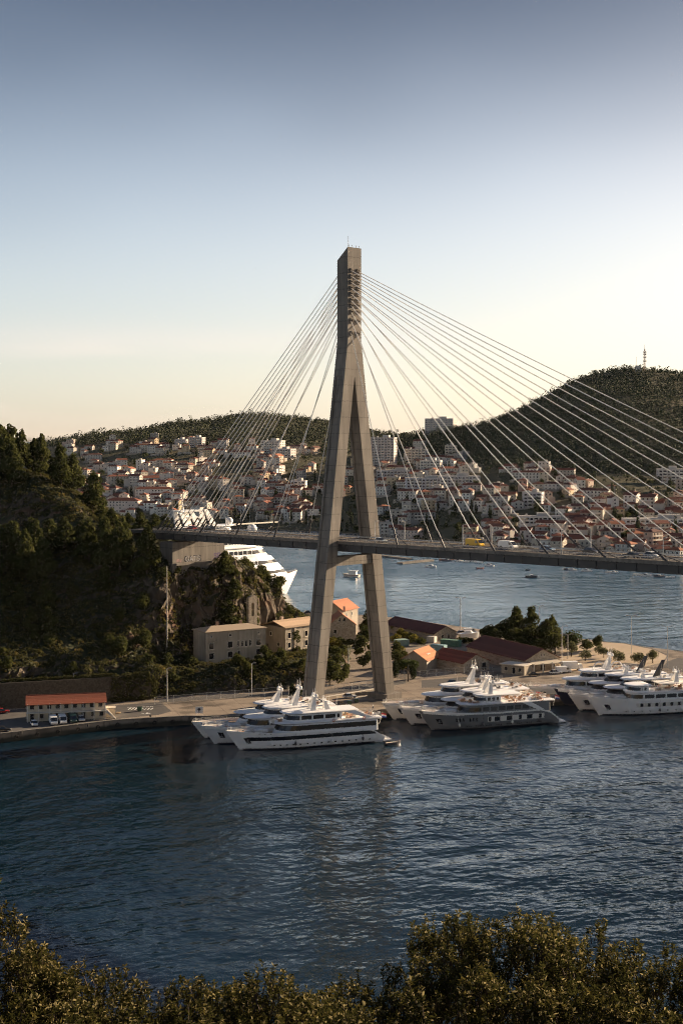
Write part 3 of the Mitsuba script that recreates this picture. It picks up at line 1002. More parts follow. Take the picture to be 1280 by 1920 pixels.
def town_house(key, x, y, z, w, d, floors, rz, wc, rcol, roof, chim, balcony, fh=2.9):
    h = floors * fh + .4
    loc = (x, y, z)
    rise = d * rnd.uniform(.20, .26)
    win = window_grid(MB(), w, d, floors, fh, sides=(0, 1, 3), skip=.12, ww=1.25)
    if roof == 'gable':
        if rnd.random() < .6:
            win.box([w / 2, 0, h + .3 * rise], [.1, .9, 1.0])
            win.box([-w / 2, 0, h + .3 * rise], [.1, .9, 1.0])
        walls, rf = gable_walls(w, d, h, rise, wc), gable_roof(w, d, h, rise, .45, rcol)
    elif roof == 'hip':
        walls, rf = MB(wc).box([0, 0, (h - 4) / 2], [w, d, h + 4]), hip_roof(w, d, h, rise, .55, rcol)
    else:
        walls = MB(wc).box([0, 0, (h - 4) / 2], [w, d, h + 4])
        rf = MB((.42, .38, .33)).box([0, 0, h + .1], [w + .5, d + .5, .3])
        for s in (-1, 1):
            rf.box([0, s * (d / 2 + .1), h + .5], [w + .4, .25, .52]).box([s * (w / 2 + .1), 0, h + .5], [.25, d - .1, .52])
        rf.box([w * .15, d * .1, h + 1.2], [2.6, 2.4, 1.9])
    if w < 16 and rnd.random() < .45:                              # a lower wing
        ww, wd, wh = w * rnd.uniform(.4, .7), d * rnd.uniform(.6, .9), h * rnd.uniform(.45, .75)
        sx, sy = rnd.choice([-1, 1]), rnd.uniform(-.35, .1)
        o = (sx * (w / 2 + ww / 2 - .3), sy * d, 0)
        if rnd.random() < .55:
            walls.merge(gable_walls(ww, wd, wh, wd * .22, wc).moved(o))
            rf.merge(gable_roof(ww, wd, wh, wd * .22, .4, rcol).moved(o))
        else:
            walls.box([o[0], o[1], (wh - 4) / 2], [ww, wd, wh + 4])
            rf.box([o[0], o[1], wh + .1], [ww + .3, wd + .3, .25], 0, (.40, .36, .31))
    if rnd.random() < .5:                                          # garden terrace on its retaining wall
        tz = rnd.uniform(.2, 1.2)
        walls.box([rnd.uniform(-2, 2), -d * .25, tz - 4], [w + rnd.uniform(4, 9), d + rnd.uniform(3, 8), 8], 0, tuple(np.array((.40, .355, .30)) * rnd.uniform(.6, 1.1)))
    if key is None:                                                # past the three hundred that show largest
        for nm, o in (('wall', walls), ('roof', rf), ('window_panes', win)):
            put_local(FARHOUSE.setdefault(nm, MB()), o, rz, loc)
        return
    part(key, 'wall', put_local(MB(), walls, rz, loc), 'matte')
    rk = part(key, 'roof', put_local(MB(), rf, rz, loc), 'tile')
    part(key, 'window_panes', put_local(MB(), win, rz, loc), 'dark_glass', kind='stuff')
    if chim and roof != 'flat':
        c = MB((.5, .42, .34)).box([w * .22, d * .14, h + rise * .9], [.8, .7, 1.9])
        part(rk, 'chimney', put_local(MB(), c, rz, loc), 'matte')
    if balcony:
        b = MB((.66, .62, .55))
        for fl in range(1, floors):
            b.box([0, -d / 2 - .65, fl * fh - .06], [w * .7, 1.3, .16])
            b.box([0, -d / 2 - 1.27, fl * fh + .5], [w * .7, .07, .9])
        part(key, 'balcony', put_local(MB(), b, rz, loc), 'matte')


def block_flats(key, x, y, z, w, d, floors, rz, wc, band=None, fh=3.0, plant_room=True, fins=False):
    h = floors * fh + .6
    loc = (x, y, z)
    walls = MB(wc).box([0, 0, (h - 6) / 2], [w, d, h + 6])
    win, bal = MB(), MB(band or (.68, .64, .57))
    for fl in range(floors):
        n = max(2, int(w / 3.6))
        for k in range(n):
            t = (k + .5) / n * (w - 1) - (w - 1) / 2
            if k % 2 == 0:
                win.box([t, -d / 2, fl * fh + 1.5], [w / n * .55, .12, 1.5])
            else:
                win.box([t, -d / 2, fl * fh + 1.3], [w / n * .8, .12, 2.1])
                bal.box([t, -d / 2 - .6, fl * fh + .12], [w / n * .9, 1.2, .16])
                bal.box([t, -d / 2 - 1.17, fl * fh + .65], [w / n * .9, .07, .9])
        n = max(1, int(d / 4))
        for k in range(n):
            t = (k + .5) / n * d - d / 2
            win.box([w / 2, t, fl * fh + 1.5], [.12, 1.4, 1.5]).box([-w / 2, t, fl * fh + 1.5], [.12, 1.4, 1.5])
    if fins:
        for k in range(int(w / 3.6) + 1):
            bal.box([-w / 2 + k * w / int(w / 3.6), -d / 2 - .7, h / 2], [.35, 1.5, h])
    rf = MB((.46, .43, .39)).box([0, 0, h + .15], [w + .6, d + .6, .35])
    if plant_room:
        rf.box([w * .1, 0, h + 1.6], [w * .28, d * .5, 2.6]).box([-w * .3, 0, h + 1.0], [1.6, 1.6, 1.6])
    part(key, 'wall', put_local(MB(), walls, rz, loc), 'matte')
    part(key, 'roof', put_local(MB(), rf, rz, loc), 'matte')
    part(key, 'window_panes', put_local(MB(), win, rz, loc), 'dark_glass', kind='stuff')
    part(key, 'balcony_fronts', put_local(MB(), bal, rz, loc), 'matte', kind='stuff')


taken = []


def free(x, y, r):
    return all((x - a) ** 2 + (y - b) ** 2 > (r + q) ** 2 for a, b, q in taken)


# the big blocks one can name:  pixel of the foot, width, depth, floors, turn, wall, label
big = [((720, 876), 26, 16, 11, -.25, (.52, .46, .43), True, 'tall pinkish ribbed tower block just right of the pylon'),
       ((826, 811), 40, 18, 6, -.35, (.50, .47, .45), False, 'large grey hotel on the hill crest left of the round hill'),
       ((781, 868), 24, 16, 5, -.3, (.60, .55, .46), True, 'stepped cream apartment block right of the tower block'),
       ((808, 886), 22, 14, 4, -.25, (.66, .61, .52), False, 'white apartment block with dark top windows below the stepped block'),
       ((845, 856), 13, 12, 4, -.2, (.62, .54, .42), False, 'narrow cream block under the hotel'),
       ((745, 899), 44, 12, 3, -.1, (.52, .48, .45), False, 'long low grey block below the tower block'),
       ((800, 921), 42, 12, 4, .05, (.54, .51, .50), False, 'long grey four storey block below the white apartment block'),
       ((860, 912), 40, 11, 3, .1, (.60, .56, .52), False, 'long pale block right of the grey four storey block'),
       ((512, 850), 28, 13, 5, -.5, (.66, .60, .52), False, 'white hotel like block behind the right back stays'),
       ((532, 862), 26, 14, 4, -.45, (.48, .45, .43), False, 'grey stepped block just below the white block behind the back stays'),
       ((370, 838), 18, 12, 4, -.3, (.48, .43, .40), False, 'grey block below the wooded ridge, left of the back stays'),
       ((340, 838), 14, 11, 3, -.3, (.5, .46, .44), False, 'small grey block at the foot of the wooded ridge'),
       ((560, 926), 16, 12, 4, -.15, (.64, .6, .55), False, 'white balconied block left of the pylon leg'),
       ((1000, 952), 16, 14, 4, -.3, (.50, .47, .46), False, 'grey slab sided house under the right stays'),
       ((1010, 985), 34, 11, 2, .1, (.64, .61, .56), False, 'low white terrace with long balconies under the right stays'),
       ((1240, 990), 60, 12, 2, .06, (.68, .64, .58), False, 'long white low building near the right edge'),
       ((1256, 905), 24, 14, 4, -.1, (.55, .50, .46), False, 'cream apartment house at the foot of the round hill, right edge'),
       ((290, 935), 40, 11, 3, .05, (.62, .58, .53), False, 'long white block facing the harbour, left of the back stays'),
       ((232, 962), 34, 14, 4, -.15, (.62, .50, .42), False, 'pinkish waterfront block just above the pines on the left')]
for (p, w, d, fl, rz, wc, fins, lab) in big:
    q = far_hit(*p)
    if q is None:
        continue
    z = far_z(*q)
    key = thing('apartment_block', lab, 'building')
    if 'long white block' in lab or 'pinkish waterfront' in lab:
        town_house(key, q[0], q[1], z, w, d, fl, rz, wc, ROOFC[0][0], 'hip', True, False)
    else:
        block_flats(key, q[0], q[1], z, w, d, fl, rz, wc, fins=fins)
    taken.append((q[0], q[1], max(w, d) * .48))

top_of_town = lambda x: np.interp(x, [100, 180, 300, 420, 520, 640, 700, 800, 860, 900, 960, 1100, 1280], [832, 828, 824, 832, 842, 846, 838, 842, 850, 868, 880, 884, 884])
bot_of_town = lambda x: np.interp(x, [100, 200, 420, 600, 700, 760, 900, 1280], [960, 968, 972, 985, 1012, 1018, 1034, 1060])
houses = []
tries = 0
while len(houses) < 470 and tries < 16000:
    tries += 1
    x = rnd.uniform(118, 1290)
    a, b = top_of_town(x), bot_of_town(x)
    t = rnd.random()
    y = a + (b - a) * t ** .8
    # dark wooded gaps in the town
    g = float(meshkit.fbm(np.array([x * .012, y * .03, 5.0]), 3, 12))
    if g < .39 or (560 < x < 760 and 935 < y < 1000 and rnd.random() < .85) or (870 < x < 930 and y > 960 and rnd.random() < .5):
        continue
    q = far_hit(x, y)
    if q is None:
        continue
    w, d = rnd.uniform(7.5, 13.5), rnd.uniform(6.5, 9.5)
    if rnd.random() < .12:
        w = rnd.uniform(16, 28)
    r = (w + d) / 4 * .9
    if not free(q[0], q[1], r):
        continue
    taken.append((q[0], q[1], r))
    houses.append((x, y, q, w, d))

ZX = [(118, 235, 'above the left pines'), (235, 340, 'left of the back stays'), (340, 470, 'behind the back stays'), (470, 625, 'left of the pylon'), (625, 700, 'between the pylon legs'),
      (700, 800, 'right of the pylon'), (800, 900, 'above the yellow van'), (900, 1000, 'behind the middle stays'), (1000, 1100, 'beside the round hill'), (1100, 1190, 'below the round hill'), (1190, 1310, 'by the right edge')]
ROWN = ['lowest row', 'second row', 'third row', 'fourth row', 'top row']
def ordinal(n):
    lo = ['', 'first', 'second', 'third', 'fourth', 'fifth', 'sixth', 'seventh', 'eighth', 'ninth', 'tenth', 'eleventh', 'twelfth', 'thirteenth', 'fourteenth', 'fifteenth', 'sixteenth', 'seventeenth', 'eighteenth', 'nineteenth']
    if n < 20:
        return lo[n]
    t = ['', '', 'twent', 'thirt', 'fort', 'fift', 'sixt', 'sevent', 'eight', 'ninet'][n // 10]
    return t + 'ieth' if n % 10 == 0 else t + 'y-' + lo[n % 10]


ORD = ['first', 'second', 'third', 'fourth', 'fifth', 'sixth', 'seventh', 'eighth', 'ninth', 'tenth', 'eleventh', 'twelfth', 'thirteenth', 'fourteenth', 'fifteenth']
size_of = sorted(houses, key=lambda h: -(h[3] + h[4]) / h[2][1])
small = {id(h) for h in size_of[296:]}
cell = {}
for h in houses:
    if id(h) in small:
        continue
    zi = next(i for i, z in enumerate(ZX) if z[0] <= h[0] < z[1])
    a, b = top_of_town(h[0]), bot_of_town(h[0])
    ri = min(4, int((b - h[1]) / (b - a) * 5))
    cell.setdefault((zi, ri), []).append(h)
cells = sorted(cell.items()) + [((-1, 0), [h for h in houses if id(h) in small])]
for (zi, ri), hs in cells:
    for k, (x, y, q, w, d) in enumerate(sorted(hs)):
        (wc, wn), (rcol, rn) = rnd.choices(WALLC, [5, 5, 4, 1.5, 1, 1.5])[0], rnd.choices(ROOFC, [4, 3, 1.2, 3])[0]
        wc = tuple(np.clip(np.array(wc) * rnd.uniform(.66, 1.0), 0, .8))
        rcol = tuple(np.array(rcol) * rnd.uniform(.8, 1.25))
        roof = rnd.choices(['gable', 'hip', 'flat'], [5, 4, 1.6])[0]
        if w > 16:
            roof = rnd.choice(['gable', 'hip'])
        fl = rnd.choice([2, 2, 3, 3, 4]) if w < 16 else rnd.choice([2, 3])
        rz = rnd.gauss(-.25, .35) + (math.pi / 2 if rnd.random() < .3 and w < 16 else 0)
        if zi < 0:
            town_house(None, q[0], q[1], far_z(*q), w, d, fl, rz, wc, rcol, roof, False, False)
            continue
        rtxt = 'flat roof' if roof == 'flat' else f'{rn} roof'
        lab = f'{wn} house, {rtxt}, {ORD[min(k, 14)]} from left in {ROWN[ri]} {ZX[zi][2]}'
        if len(lab.split()) > 16:
            lab = lab.replace('pale stone', 'stone')
        key = thing('town_house', lab, 'house', 'houses of the town across the harbour')
        town_house(key, q[0], q[1], far_z(*q), w, d, fl, rz, wc, rcol, roof, rnd.random() < .6, rnd.random() < .3)

fk = thing('distant_houses', 'the smallest pale houses far up the town slopes, too many to count', 'houses')
labels[fk]['kind'] = 'stuff'
for nm, mt in (('wall', 'matte'), ('roof', 'tile'), ('window_panes', 'dark_glass')):
    part(fk, nm, FARHOUSE[nm], mt, kind='stuff')

# town trees
tree_spots = {}
for kind, n, lab, grp in (('cypress', 110, 'dark slim cypress among the town houses', 'cypresses in the town'), ('tree', 190, 'dark round tree among the town houses', 'garden trees in the town')):
    done = 0
    for _ in range(6000):
        if done >= n:
            break
        x = rnd.uniform(120, 1290)
        a, b = top_of_town(x), bot_of_town(x)
        y = a + (b - a) * rnd.random() ** .8 + 4
        q = far_hit(x, y)
        if q is None or not free(q[0], q[1], 2.0):
            continue
        taken.append((q[0], q[1], 1.5))
        z = far_z(*q) - .5
        side = 'left of the pylon' if x < 640 else 'right of the pylon'
        if kind == 'cypress':
            tk = plant('far_cypress0', 'cypress_tree', f'{lab} {side}', 'tree', f'{grp} {side}', q[0], q[1], z, rnd.uniform(.7, 1.1), rnd.uniform(.6, 1.1), False)
        else:
            tk = plant(pick(rnd.choice(['far_tree', 'far_tree', 'far_tree', 'far_umbrella'])), 'garden_tree', f'{lab} {side}', 'tree', f'{grp} {side}', q[0], q[1], z, rnd.uniform(.55, 1.1), None, False)
        zi = next(i for i, zz in enumerate(ZX) if zz[0] <= x < zz[1])
        tree_spots.setdefault((kind, zi, min(4, max(0, int((b - y) / (b - a) * 5)))), []).append((x, tk))
        done += 1
for (kind, zi, ri), ts in tree_spots.items():
    for k, (x, tk) in enumerate(sorted(ts)):
        labels[tk]['label'] = f"dark {'slim cypress' if kind == 'cypress' else 'round tree'}, {ordinal(k + 1)} from left in {ROWN[ri]} {ZX[zi][2]}"


# far-off woods: ridge and round hill, one mass
def wood(n, xr, dr_, ok, col0, col1, size, q=22):
    m = MB()
    done, c0, c1 = 0, np.array(col0), np.array(col1)
    pos, nrm, col, siz = [], [], [], []
    for _ in range(n * 6):
        if done >= n:
            break
        x, d = rnd.uniform(*xr), rnd.uniform(*dr_)
        if not ok(x, d):
            continue
        X = (x - 640) / FPX * d
        if not free(X, d, .5):
            continue
        z = far_z(X, d)
        r = size * (.45 + .9 * rnd.random() ** 1.6)
        hgt = r * rnd.choice([.8, 1.0, 1.2, 1.7])
        k = int(q * (.6 + .5 * r / size))
        dn = rng.normal(0, 1, (k, 3))
        dn /= np.linalg.norm(dn, axis=1, keepdims=True)
        taper = 1 - .35 * (hgt > 1.5 * r) * np.clip(dn[:, 2:], 0, 1)
        pos.append(np.array([X, d, z + hgt * .55]) + dn * np.array([r, r, hgt]) * taper * rng.uniform(.6, 1.0, (k, 1)))
        nrm.append(dn)
        patch = float(meshkit.noise(np.array([X * .02, d * .02, 3.0]), 4))
        t = np.clip(patch * .6 + rnd.random() * .4 - .1 + rng.random((k, 1)) * .3, 0, 1)
        col.append(c0 + (c1 - c0) * t)
        done += 1
    m.add(*leaf_quads(np.vstack(pos), np.vstack(nrm), size * .44, np.vstack(col), wild=.28))
    return m


def above_town(x, d):
    X = (x - 640) / FPX * d
    y = HORIZON + (CAMH - far_z(X, d)) * FPX / d
    return y < top_of_town(x) + 6


single('ridge_wood', wood(4200, (30, 880), (1560, 2330), above_town, (.042, .052, .027), (.086, .092, .043), 4.6), 'matte', 'far-off dark pine wood along the low ridge behind the town', 'forest', kind='stuff')
single('hill_wood', wood(5600, (800, 1420), (1330, 2020), above_town, (.041, .052, .030), (.082, .092, .047), 4.0), 'matte', 'far-off dense dark wood over the round hill at right', 'forest', kind='stuff')
single('town_wood', wood(1300, (100, 1310), (1010, 1900), lambda x, d: not above_town(x, d) and far_z((x - 640) / FPX * d, d) > 2.5 and d < 2000, (.030, .040, .019), (.076, .084, .036), 3.0, 18), 'matte', 'far-off green scrub filling the gaps between the town houses', 'greenery', kind='stuff')

# transmitter mast and its neighbour on the round hill
m = thing('transmitter_mast', 'tall red and white lattice transmitter mast on top of the round hill', 'mast')
q = far_hit(1208, 678)
q = np.array([(1208 - 640) / FPX * 1880, 1880.0])
z = far_z(*q)
lt = MB((.30, .22, .2))
for k in range(4):
    a = k * math.pi / 2
    o = np.array([math.cos(a), math.sin(a), 0]) * 1.3
    lt.tube([q[0] + o[0], q[1] + o[1], z], [q[0] + o[0] * .5, q[1] + o[1] * .5, z + 30], .22, .16, 4)
for k in range(10):
    zz = z + 3 * k
    for a in range(4):
        t0, t1 = a * math.pi / 2, (a + 1) * math.pi / 2
        s = 1.3 * (1 - .05 * k)
        lt.tube([q[0] + math.cos(t0) * s, q[1] + math.sin(t0) * s, zz], [q[0] + math.cos(t1) * s, q[1] + math.sin(t1) * s, zz + 3], .1, k=3)
part(m, 'lattice', lt, 'matte', kind='stuff')
am = MB((.45, .4, .38)).tube([q[0], q[1], z + 29], [q[0], q[1], z + 36], .35, .1, 6)
for zz in (14, 19, 23, 26):
    for a in range(3):
        am.box([q[0] + math.cos(a * 2.1) * 1.6, q[1] + math.sin(a * 2.1) * 1.6, z + zz], [1.1, .6, 2.2], a * 2.1)
part(m, 'antenna', am, 'matte', kind='stuff')
m = thing('radio_mast', 'thin short radio mast left of the transmitter on the round hill', 'mast')
q2 = np.array([(1192 - 640) / FPX * 1880, 1880.0])
z2 = far_z(*q2)
part(m, 'pole', MB((.3, .27, .25)).tube([*q2, z2], [*q2, z2 + 20], .3, .12, 6), 'matte')
part(m, 'cabin', MB((.5, .46, .4)).box([q2[0] + 3, q2[1], z2 + 3.5], [7, 5, 9]), 'matte')
# ------------------------------------------------------------------ buildings on the near quay
def wnd(owner, m0, rz, loc, rects, label=None, frame=(.5, .46, .4), depth=.12):
    """each window: a frame proud of the wall with a dark pane set back in it. rects: (side normal angle, along, z, w, h, distance from centre)"""
    for (a, t, z, w, h, dist) in rects:
        fr, pn = MB(frame), MB()
        for k in (-1, 1):
            fr.box([t + k * (w / 2 + .06), -dist - .05, z], [.12, .16, h + .24])
            fr.box([t, -dist - .05, z + k * (h / 2 + .06)], [w, .16, .12])
        fr.box([t, -dist - .12, z - h / 2 - .16], [w + .4, .3, .09])
        pn.box([t, -dist - .01, z], [w, .05, h])
        f2 = put_local(MB(), fr, a, (0, 0, 0))
        p2 = put_local(MB(), pn, a, (0, 0, 0))
        key = part(owner, 'window', put_local(MB(), f2, rz, loc), 'matte')
        part(key, 'pane', put_local(MB(), p2, rz, loc), 'dark_glass')


def tiles_roof(w, d, h, rise, over, col, th=.18, step=1.1, hip=False):
    """a gable roof whose tile courses stand proud of one another"""
    m = MB(col)
    W, D = w / 2 + over, d / 2 + over
    n = max(3, int(D * 1.05 / step))
    for s in (-1, 1):
        for k in range(n):
            t0, t1 = k / n, (k + 1) / n + .02
            y0, y1 = s * D * t0, s * D * t1
            k0, k1 = h + rise * (1 - D * t0 / (d / 2)), h + rise * (1 - D * t1 / (d / 2))
            lift = .05
            p = np.array([[-W, y0, k0], [W, y0, k0], [-W, y1, k1 + lift], [W, y1, k1 + lift]])
            q = p + [0, 0, th]
            o = [0, 1, 2, 3] if s > 0 else [2, 3, 0, 1]
            m.hexa(np.vstack([p[o], q[o]]), np.array(col) * rnd.uniform(.8, 1.2))
    m.tube([-W, 0, h + rise + th], [W, 0, h + rise + th], .16, k=6)
    return m


# a: the long two storey office with a red roof on the left quay
ob = thing('harbour_office', 'long cream two storey office with red roof and gallery posts on the left quay', 'building')
a0, a1 = px(50, QZ, 1354), px(198, QZ, 1348)
ang = math.atan2(*(a1 - a0)[::-1])
L, Dp, Hh = float(np.linalg.norm(a1 - a0)), 7.5, 5.3
ctr = (a0 + a1) / 2 + np.array([-math.sin(ang), math.cos(ang)]) * Dp / 2
loc = (*ctr, QZ)
part(ob, 'wall', put_local(MB(), gable_walls(L, Dp, Hh, 1.5, (.62, .54, .40), -.5), ang, loc), 'matte')
part(ob, 'roof', put_local(MB(), tiles_roof(L, Dp + 2.4, Hh - .3, 1.75, .3, (.20, .062, .035), step=.8), ang, loc), 'tile')
sl = MB((.6, .57, .5)).box([0, -Dp / 2 - .75, 2.6], [L, 1.5, .18])
part(ob, 'gallery_floor', put_local(MB(), sl, ang, loc), 'matte')
for k in range(8):
    t = -L / 2 + .2 + k * (L - .4) / 7
    part(ob, 'post', put_local(MB(), MB((.75, .73, .68)).box([t, -Dp / 2 - 1.4, 2.6], [.14, .14, 5.2]), ang, loc), 'matte')
rl = MB((.55, .53, .5))
for z in (3.1, 3.4, 3.7):
    rl.box([0, -Dp / 2 - 1.42, z], [L, .05, .05])
part(ob, 'railing', put_local(MB(), rl, ang, loc), 'matte')
wr = []
for k in range(9):
    t = -L / 2 + 1.5 + k * (L - 3) / 8
    wr += [(0, t, 4.1, 1.1, 1.1, Dp / 2), (0, t + (.3 if k % 3 else 0), 1.5 if k % 3 else 1.15, 1.0, 1.2 if k % 3 else 2.1, Dp / 2)]
wr += [(-math.pi / 2, 0, 4.0, 1.0, 1.2, L / 2), (-math.pi / 2, 1.5, 1.4, 1.0, 1.2, L / 2)]
wnd(ob, None, ang, loc, wr)
st = MB((.5, .47, .42))
for k in range(10):
    st.box([L / 2 + 1.8 - .3 * k + 1.0, -Dp / 2 - .6, .26 * (k + .5)], [.3, 1.2, .26 * (k + 1) * .5])
part(ob, 'outside_stair', put_local(MB(), st, ang, loc), 'matte')
hut = thing('gate_hut', 'small cream hut with flat roof beside the office stair', 'hut')
q = px(206, QZ, 1344)
part(hut, 'wall', MB((.6, .52, .4)).box([*q, QZ + 1.3], [3.0, 2.6, 2.6], ang), 'matte')
part(hut, 'roof', MB((.4, .37, .33)).box([*q, QZ + 2.7], [3.4, 3.0, .2], ang), 'matte')

# b: the long derelict block under the cliff
db = thing('derelict_block', 'long derelict two storey block with tan roof and dark windows under the rock cliff', 'building')
bA, bang, bL, bD, bH = np.array([-45.0, 472.0]), math.radians(32.5), 22.8, 9.2, 9.6
e1, e2 = np.array([math.cos(bang), math.sin(bang)]), np.array([-math.sin(bang), math.cos(bang)])
ctr = bA + e1 * bL / 2 + e2 * bD / 2
loc = (*ctr, 10.0)
w = MB().box([0, 0, (bH - 3) / 2], [bL, bD, bH + 3])
for z in (3.3, 6.6):
    w.box([0, -bD / 2 - .06, z], [bL + .1, .14, .22])
for t in (-bL / 2 + .3, -3.5, bL / 2 - 5.2, bL / 2 - .3):
    w.box([t, -bD / 2 - .04, (bH - 3) / 2], [.5, .12, bH + 2.9])
part(db, 'wall', put_local(MB(), w, bang, loc), 'plaster')
part(db, 'roof', put_local(MB(), hip_roof(bL, bD, bH, 1.5, .5, (.34, .27, .20)), bang, loc), 'tile')
wr = []
for z, hh in ((1.7, 1.9), (5.0, 2.0)):
    for t in (-9.3, -3.9 + 1.6, 8.6):
        wr.append((0, t, z, 1.7, hh, bD / 2))
for t in (1.4, 2.9, 4.4, 5.9):
    wr.append((0, t - .6, 5.0, .7, 1.9, bD / 2))
wr += [(0, 1.0, 1.8, .8, 1.8, bD / 2)]
for t in (-9.3, -2.3, 8.6):
    wr.append((0, t, 8.2, .7, .7, bD / 2))
wnd(db, None, bang, loc, wr)
for t in (-4, 5):
    part(db, 'chimney', put_local(MB(), MB((.3, .2, .15)).box([t, 1.5, bH + 1.5], [.8, .8, 1.9]), bang, loc), 'matte')

# c: the second block, half behind the pylon leg
sb = thing('ochre_block', 'ochre two storey block with tan tiled roof beside the left pylon leg', 'building')
cA, cang, cL, cD, cH = np.array([-19.8, 501.8]), math.radians(45), 17.0, 12.0, 8.3
e1, e2 = np.array([math.cos(cang), math.sin(cang)]), np.array([-math.sin(cang), math.cos(cang)])
ctr = cA + e1 * cL / 2 + e2 * cD / 2
loc = (*ctr, 9.0)
w = MB().box([0, 0, (cH - 3) / 2], [cL, cD, cH + 3])
for t in (-cL / 2 + 4.6, ):
    w.box([t, -cD / 2 - .15, (cH - 3) / 2], [1.0, .35, cH + 2.9])
part(sb, 'wall', put_local(MB(), w, cang, loc), 'plaster')
part(sb, 'roof', put_local(MB(), tiles_roof(cL, cD, cH, 1.7, .5, (.42, .30, .20), step=1.3), cang, loc), 'tile')
wr = [(0, -6.6, 2.0, 1.3, 1.9, cD / 2), (0, -6.6, 5.4, 1.3, 2.0, cD / 2), (0, 1.6, 5.4, 1.2, 1.9, cD / 2), (0, 5.4, 5.4, 1.2, 1.9, cD / 2), (0, 1.6, 2.0, 1.2, 1.9, cD / 2),
      (-math.pi / 2, -1.5, 5.6, 1.0, 1.2, cL / 2), (-math.pi / 2, 2.5, 2.2, 1.0, 1.2, cL / 2)]
wnd(sb, None, cang, loc, wr, frame=(.66, .6, .5))
part(sb, 'chimney', put_local(MB(), MB((.4, .32, .26)).box([-3, 2, cH + 1.6], [.9, .9, 2.2]), cang, loc), 'matte')


def stone_house(base, label, A, ang, L, W, H, rise, rcol, z=QZ, wallmat='stone', wins=(), dark_end=None, cat='building', step=1.0):
    """L: length along the ridge (local x); A: middle of the near gable"""
    key = thing(base, label, cat)
    e = np.array([math.cos(ang), math.sin(ang)])
    ctr = np.array(A) + e * L / 2
    loc = (*ctr, z)
    part(key, 'wall', put_local(MB(), gable_walls(L, W, H, rise, (.55, .5, .42), -2), ang, loc), wallmat)
    part(key, 'roof', put_local(MB(), tiles_roof(L, W, H, rise, .45, rcol, step=step), ang, loc), 'tile')
    wnd(key, None, ang, loc, wins)
    return key, loc


G = math.pi / 2
k, l_ = stone_house('stone_house', 'stone gabled house with two small attic windows and orange roof seen between the pylon legs', at(641, 1195, 543)[:2], math.radians(97), 11, 10.6, 5.0, 4.0, (.37, .15, .08), z=8,
            wins=[(-G, -.9, 6.9, .8, 1.3, 5.5), (-G, .9, 6.9, .8, 1.3, 5.5), (-G, -2.6, 2.4, .9, 1.3, 5.5)])
part(k, 'chimney', MB((.4, .3, .25)).box([l_[0] + 1.5, l_[1], 18.3], [.8, .8, 2.2]), 'matte')
stone_house('stone_house', 'plastered house with bright orange roof, half hidden behind the left pylon leg', at(622, 1180, 562)[:2], math.radians(60), 12, 10, 9.5, 3.2, (.37, .15, .08), z=7, wallmat='plaster',
            wins=[(0, -3, 7.5, 1, 1.5, 5), (0, 1, 7.5, 1, 1.5, 5)])
stone_house('warehouse', 'low long warehouse with dark maroon roof and stone gable by the harbour', ((37.8 + 46) / 2, 574), math.radians(122), 36, 11, 3.2, 2.6, (.085, .032, .028), wins=[(-G, -1.5, 1.6, 1.1, 1.6, 18), (-G, 1.5, 1.6, 1.1, 1.6, 18), (0, 12, 1.5, 2.0, 2.6, 5.5), (0, 4, 1.5, 2.0, 2.6, 5.5)])
k, l_ = stone_house('orange_roofed_house', 'yellowish house with bright orange tiled roof right of the pylon foot', px(776, QZ, 1258), math.radians(64), 13, 9.5, 3.9, 3.0, (.42, .17, .08), wallmat='plaster',
            wins=[(-G, -2, 2, 1, 1.3, 5.5), (-G, 2, 2, 1, 1.3, 5.5), (0, 3, 2, 1, 1.3, 4.25)], step=.8)
for t in (-1.2, .4):
    part(k, 'skylight', put_local(MB(), MB((.8, .78, .74)).box([t, -2.4, 5.35], [.9, 1.3, .25]), math.radians(64), l_), 'paint')
k, l_ = stone_house('workshop', 'stone workshop with rusty brown tiled roof and skylights in the yard', ((41.7 + 52.5) / 2, 498), math.radians(125), 18, 11.5, 3.4, 2.6, (.16, .05, .032),
            wins=[(-G, 3.6, 1.5, 2.0, 2.6, 9), (-G, -2, 1.7, 1.0, 1.2, 9), (0, -3, 1.6, 1.1, 1.3, 5.75)])
for t in (-4, -1, 2):
    part(k, 'skylight', put_local(MB(), MB((.5, .48, .46)).box([t, -2.6, 5.15], [1.0, .9, .22]), math.radians(125), l_), 'paint')
k, l_ = stone_house('long_hall', 'long stone hall with dark red roof and timber porch on its gable', (70.5, 499.5), math.radians(117), 38, 14.5, 4.2, 3.4, (.10, .038, .030),
            wins=[(-G, -4.6, 2.0, 1.4, 1.7, 19), (-G, 4.6, 2.0, 1.4, 1.7, 19), (-G, 0, 1.5, 1.8, 2.6, 19), (-G, -.6, 5.6, .5, .9, 19), (-G, .6, 5.6, .5, .9, 19)])
pr = MB((.50, .44, .34))
pr.hexa(np.array([[-22.6, -6, 2.9], [-19.05, -6, 3.7], [-22.6, 6, 2.9], [-19.05, 6, 3.7], [-22.6, -6, 3.05], [-19.05, -6, 3.85], [-22.6, 6, 3.05], [-19.05, 6, 3.85]]))
part(k, 'porch_roof', put_local(MB(), pr, math.radians(117), l_), 'matte')
for t in (-5.8, -2, 2, 5.8):
    part(k, 'porch_post', put_local(MB(), MB((.72, .68, .6)).box([-22.3, t, 1.7], [.35, .35, 3.4]), math.radians(117), l_), 'matte')
fh_ = thing('flat_hut', 'flat roofed beige hut with dark doorway beside the long hall', 'hut')
q0, q1 = px(938, QZ, 1262), px(984, QZ, 1267)
ang = math.atan2(*(q1 - q0)[::-1])
ctr = (q0 + q1) / 2 + np.array([-math.sin(ang), math.cos(ang)]) * 3
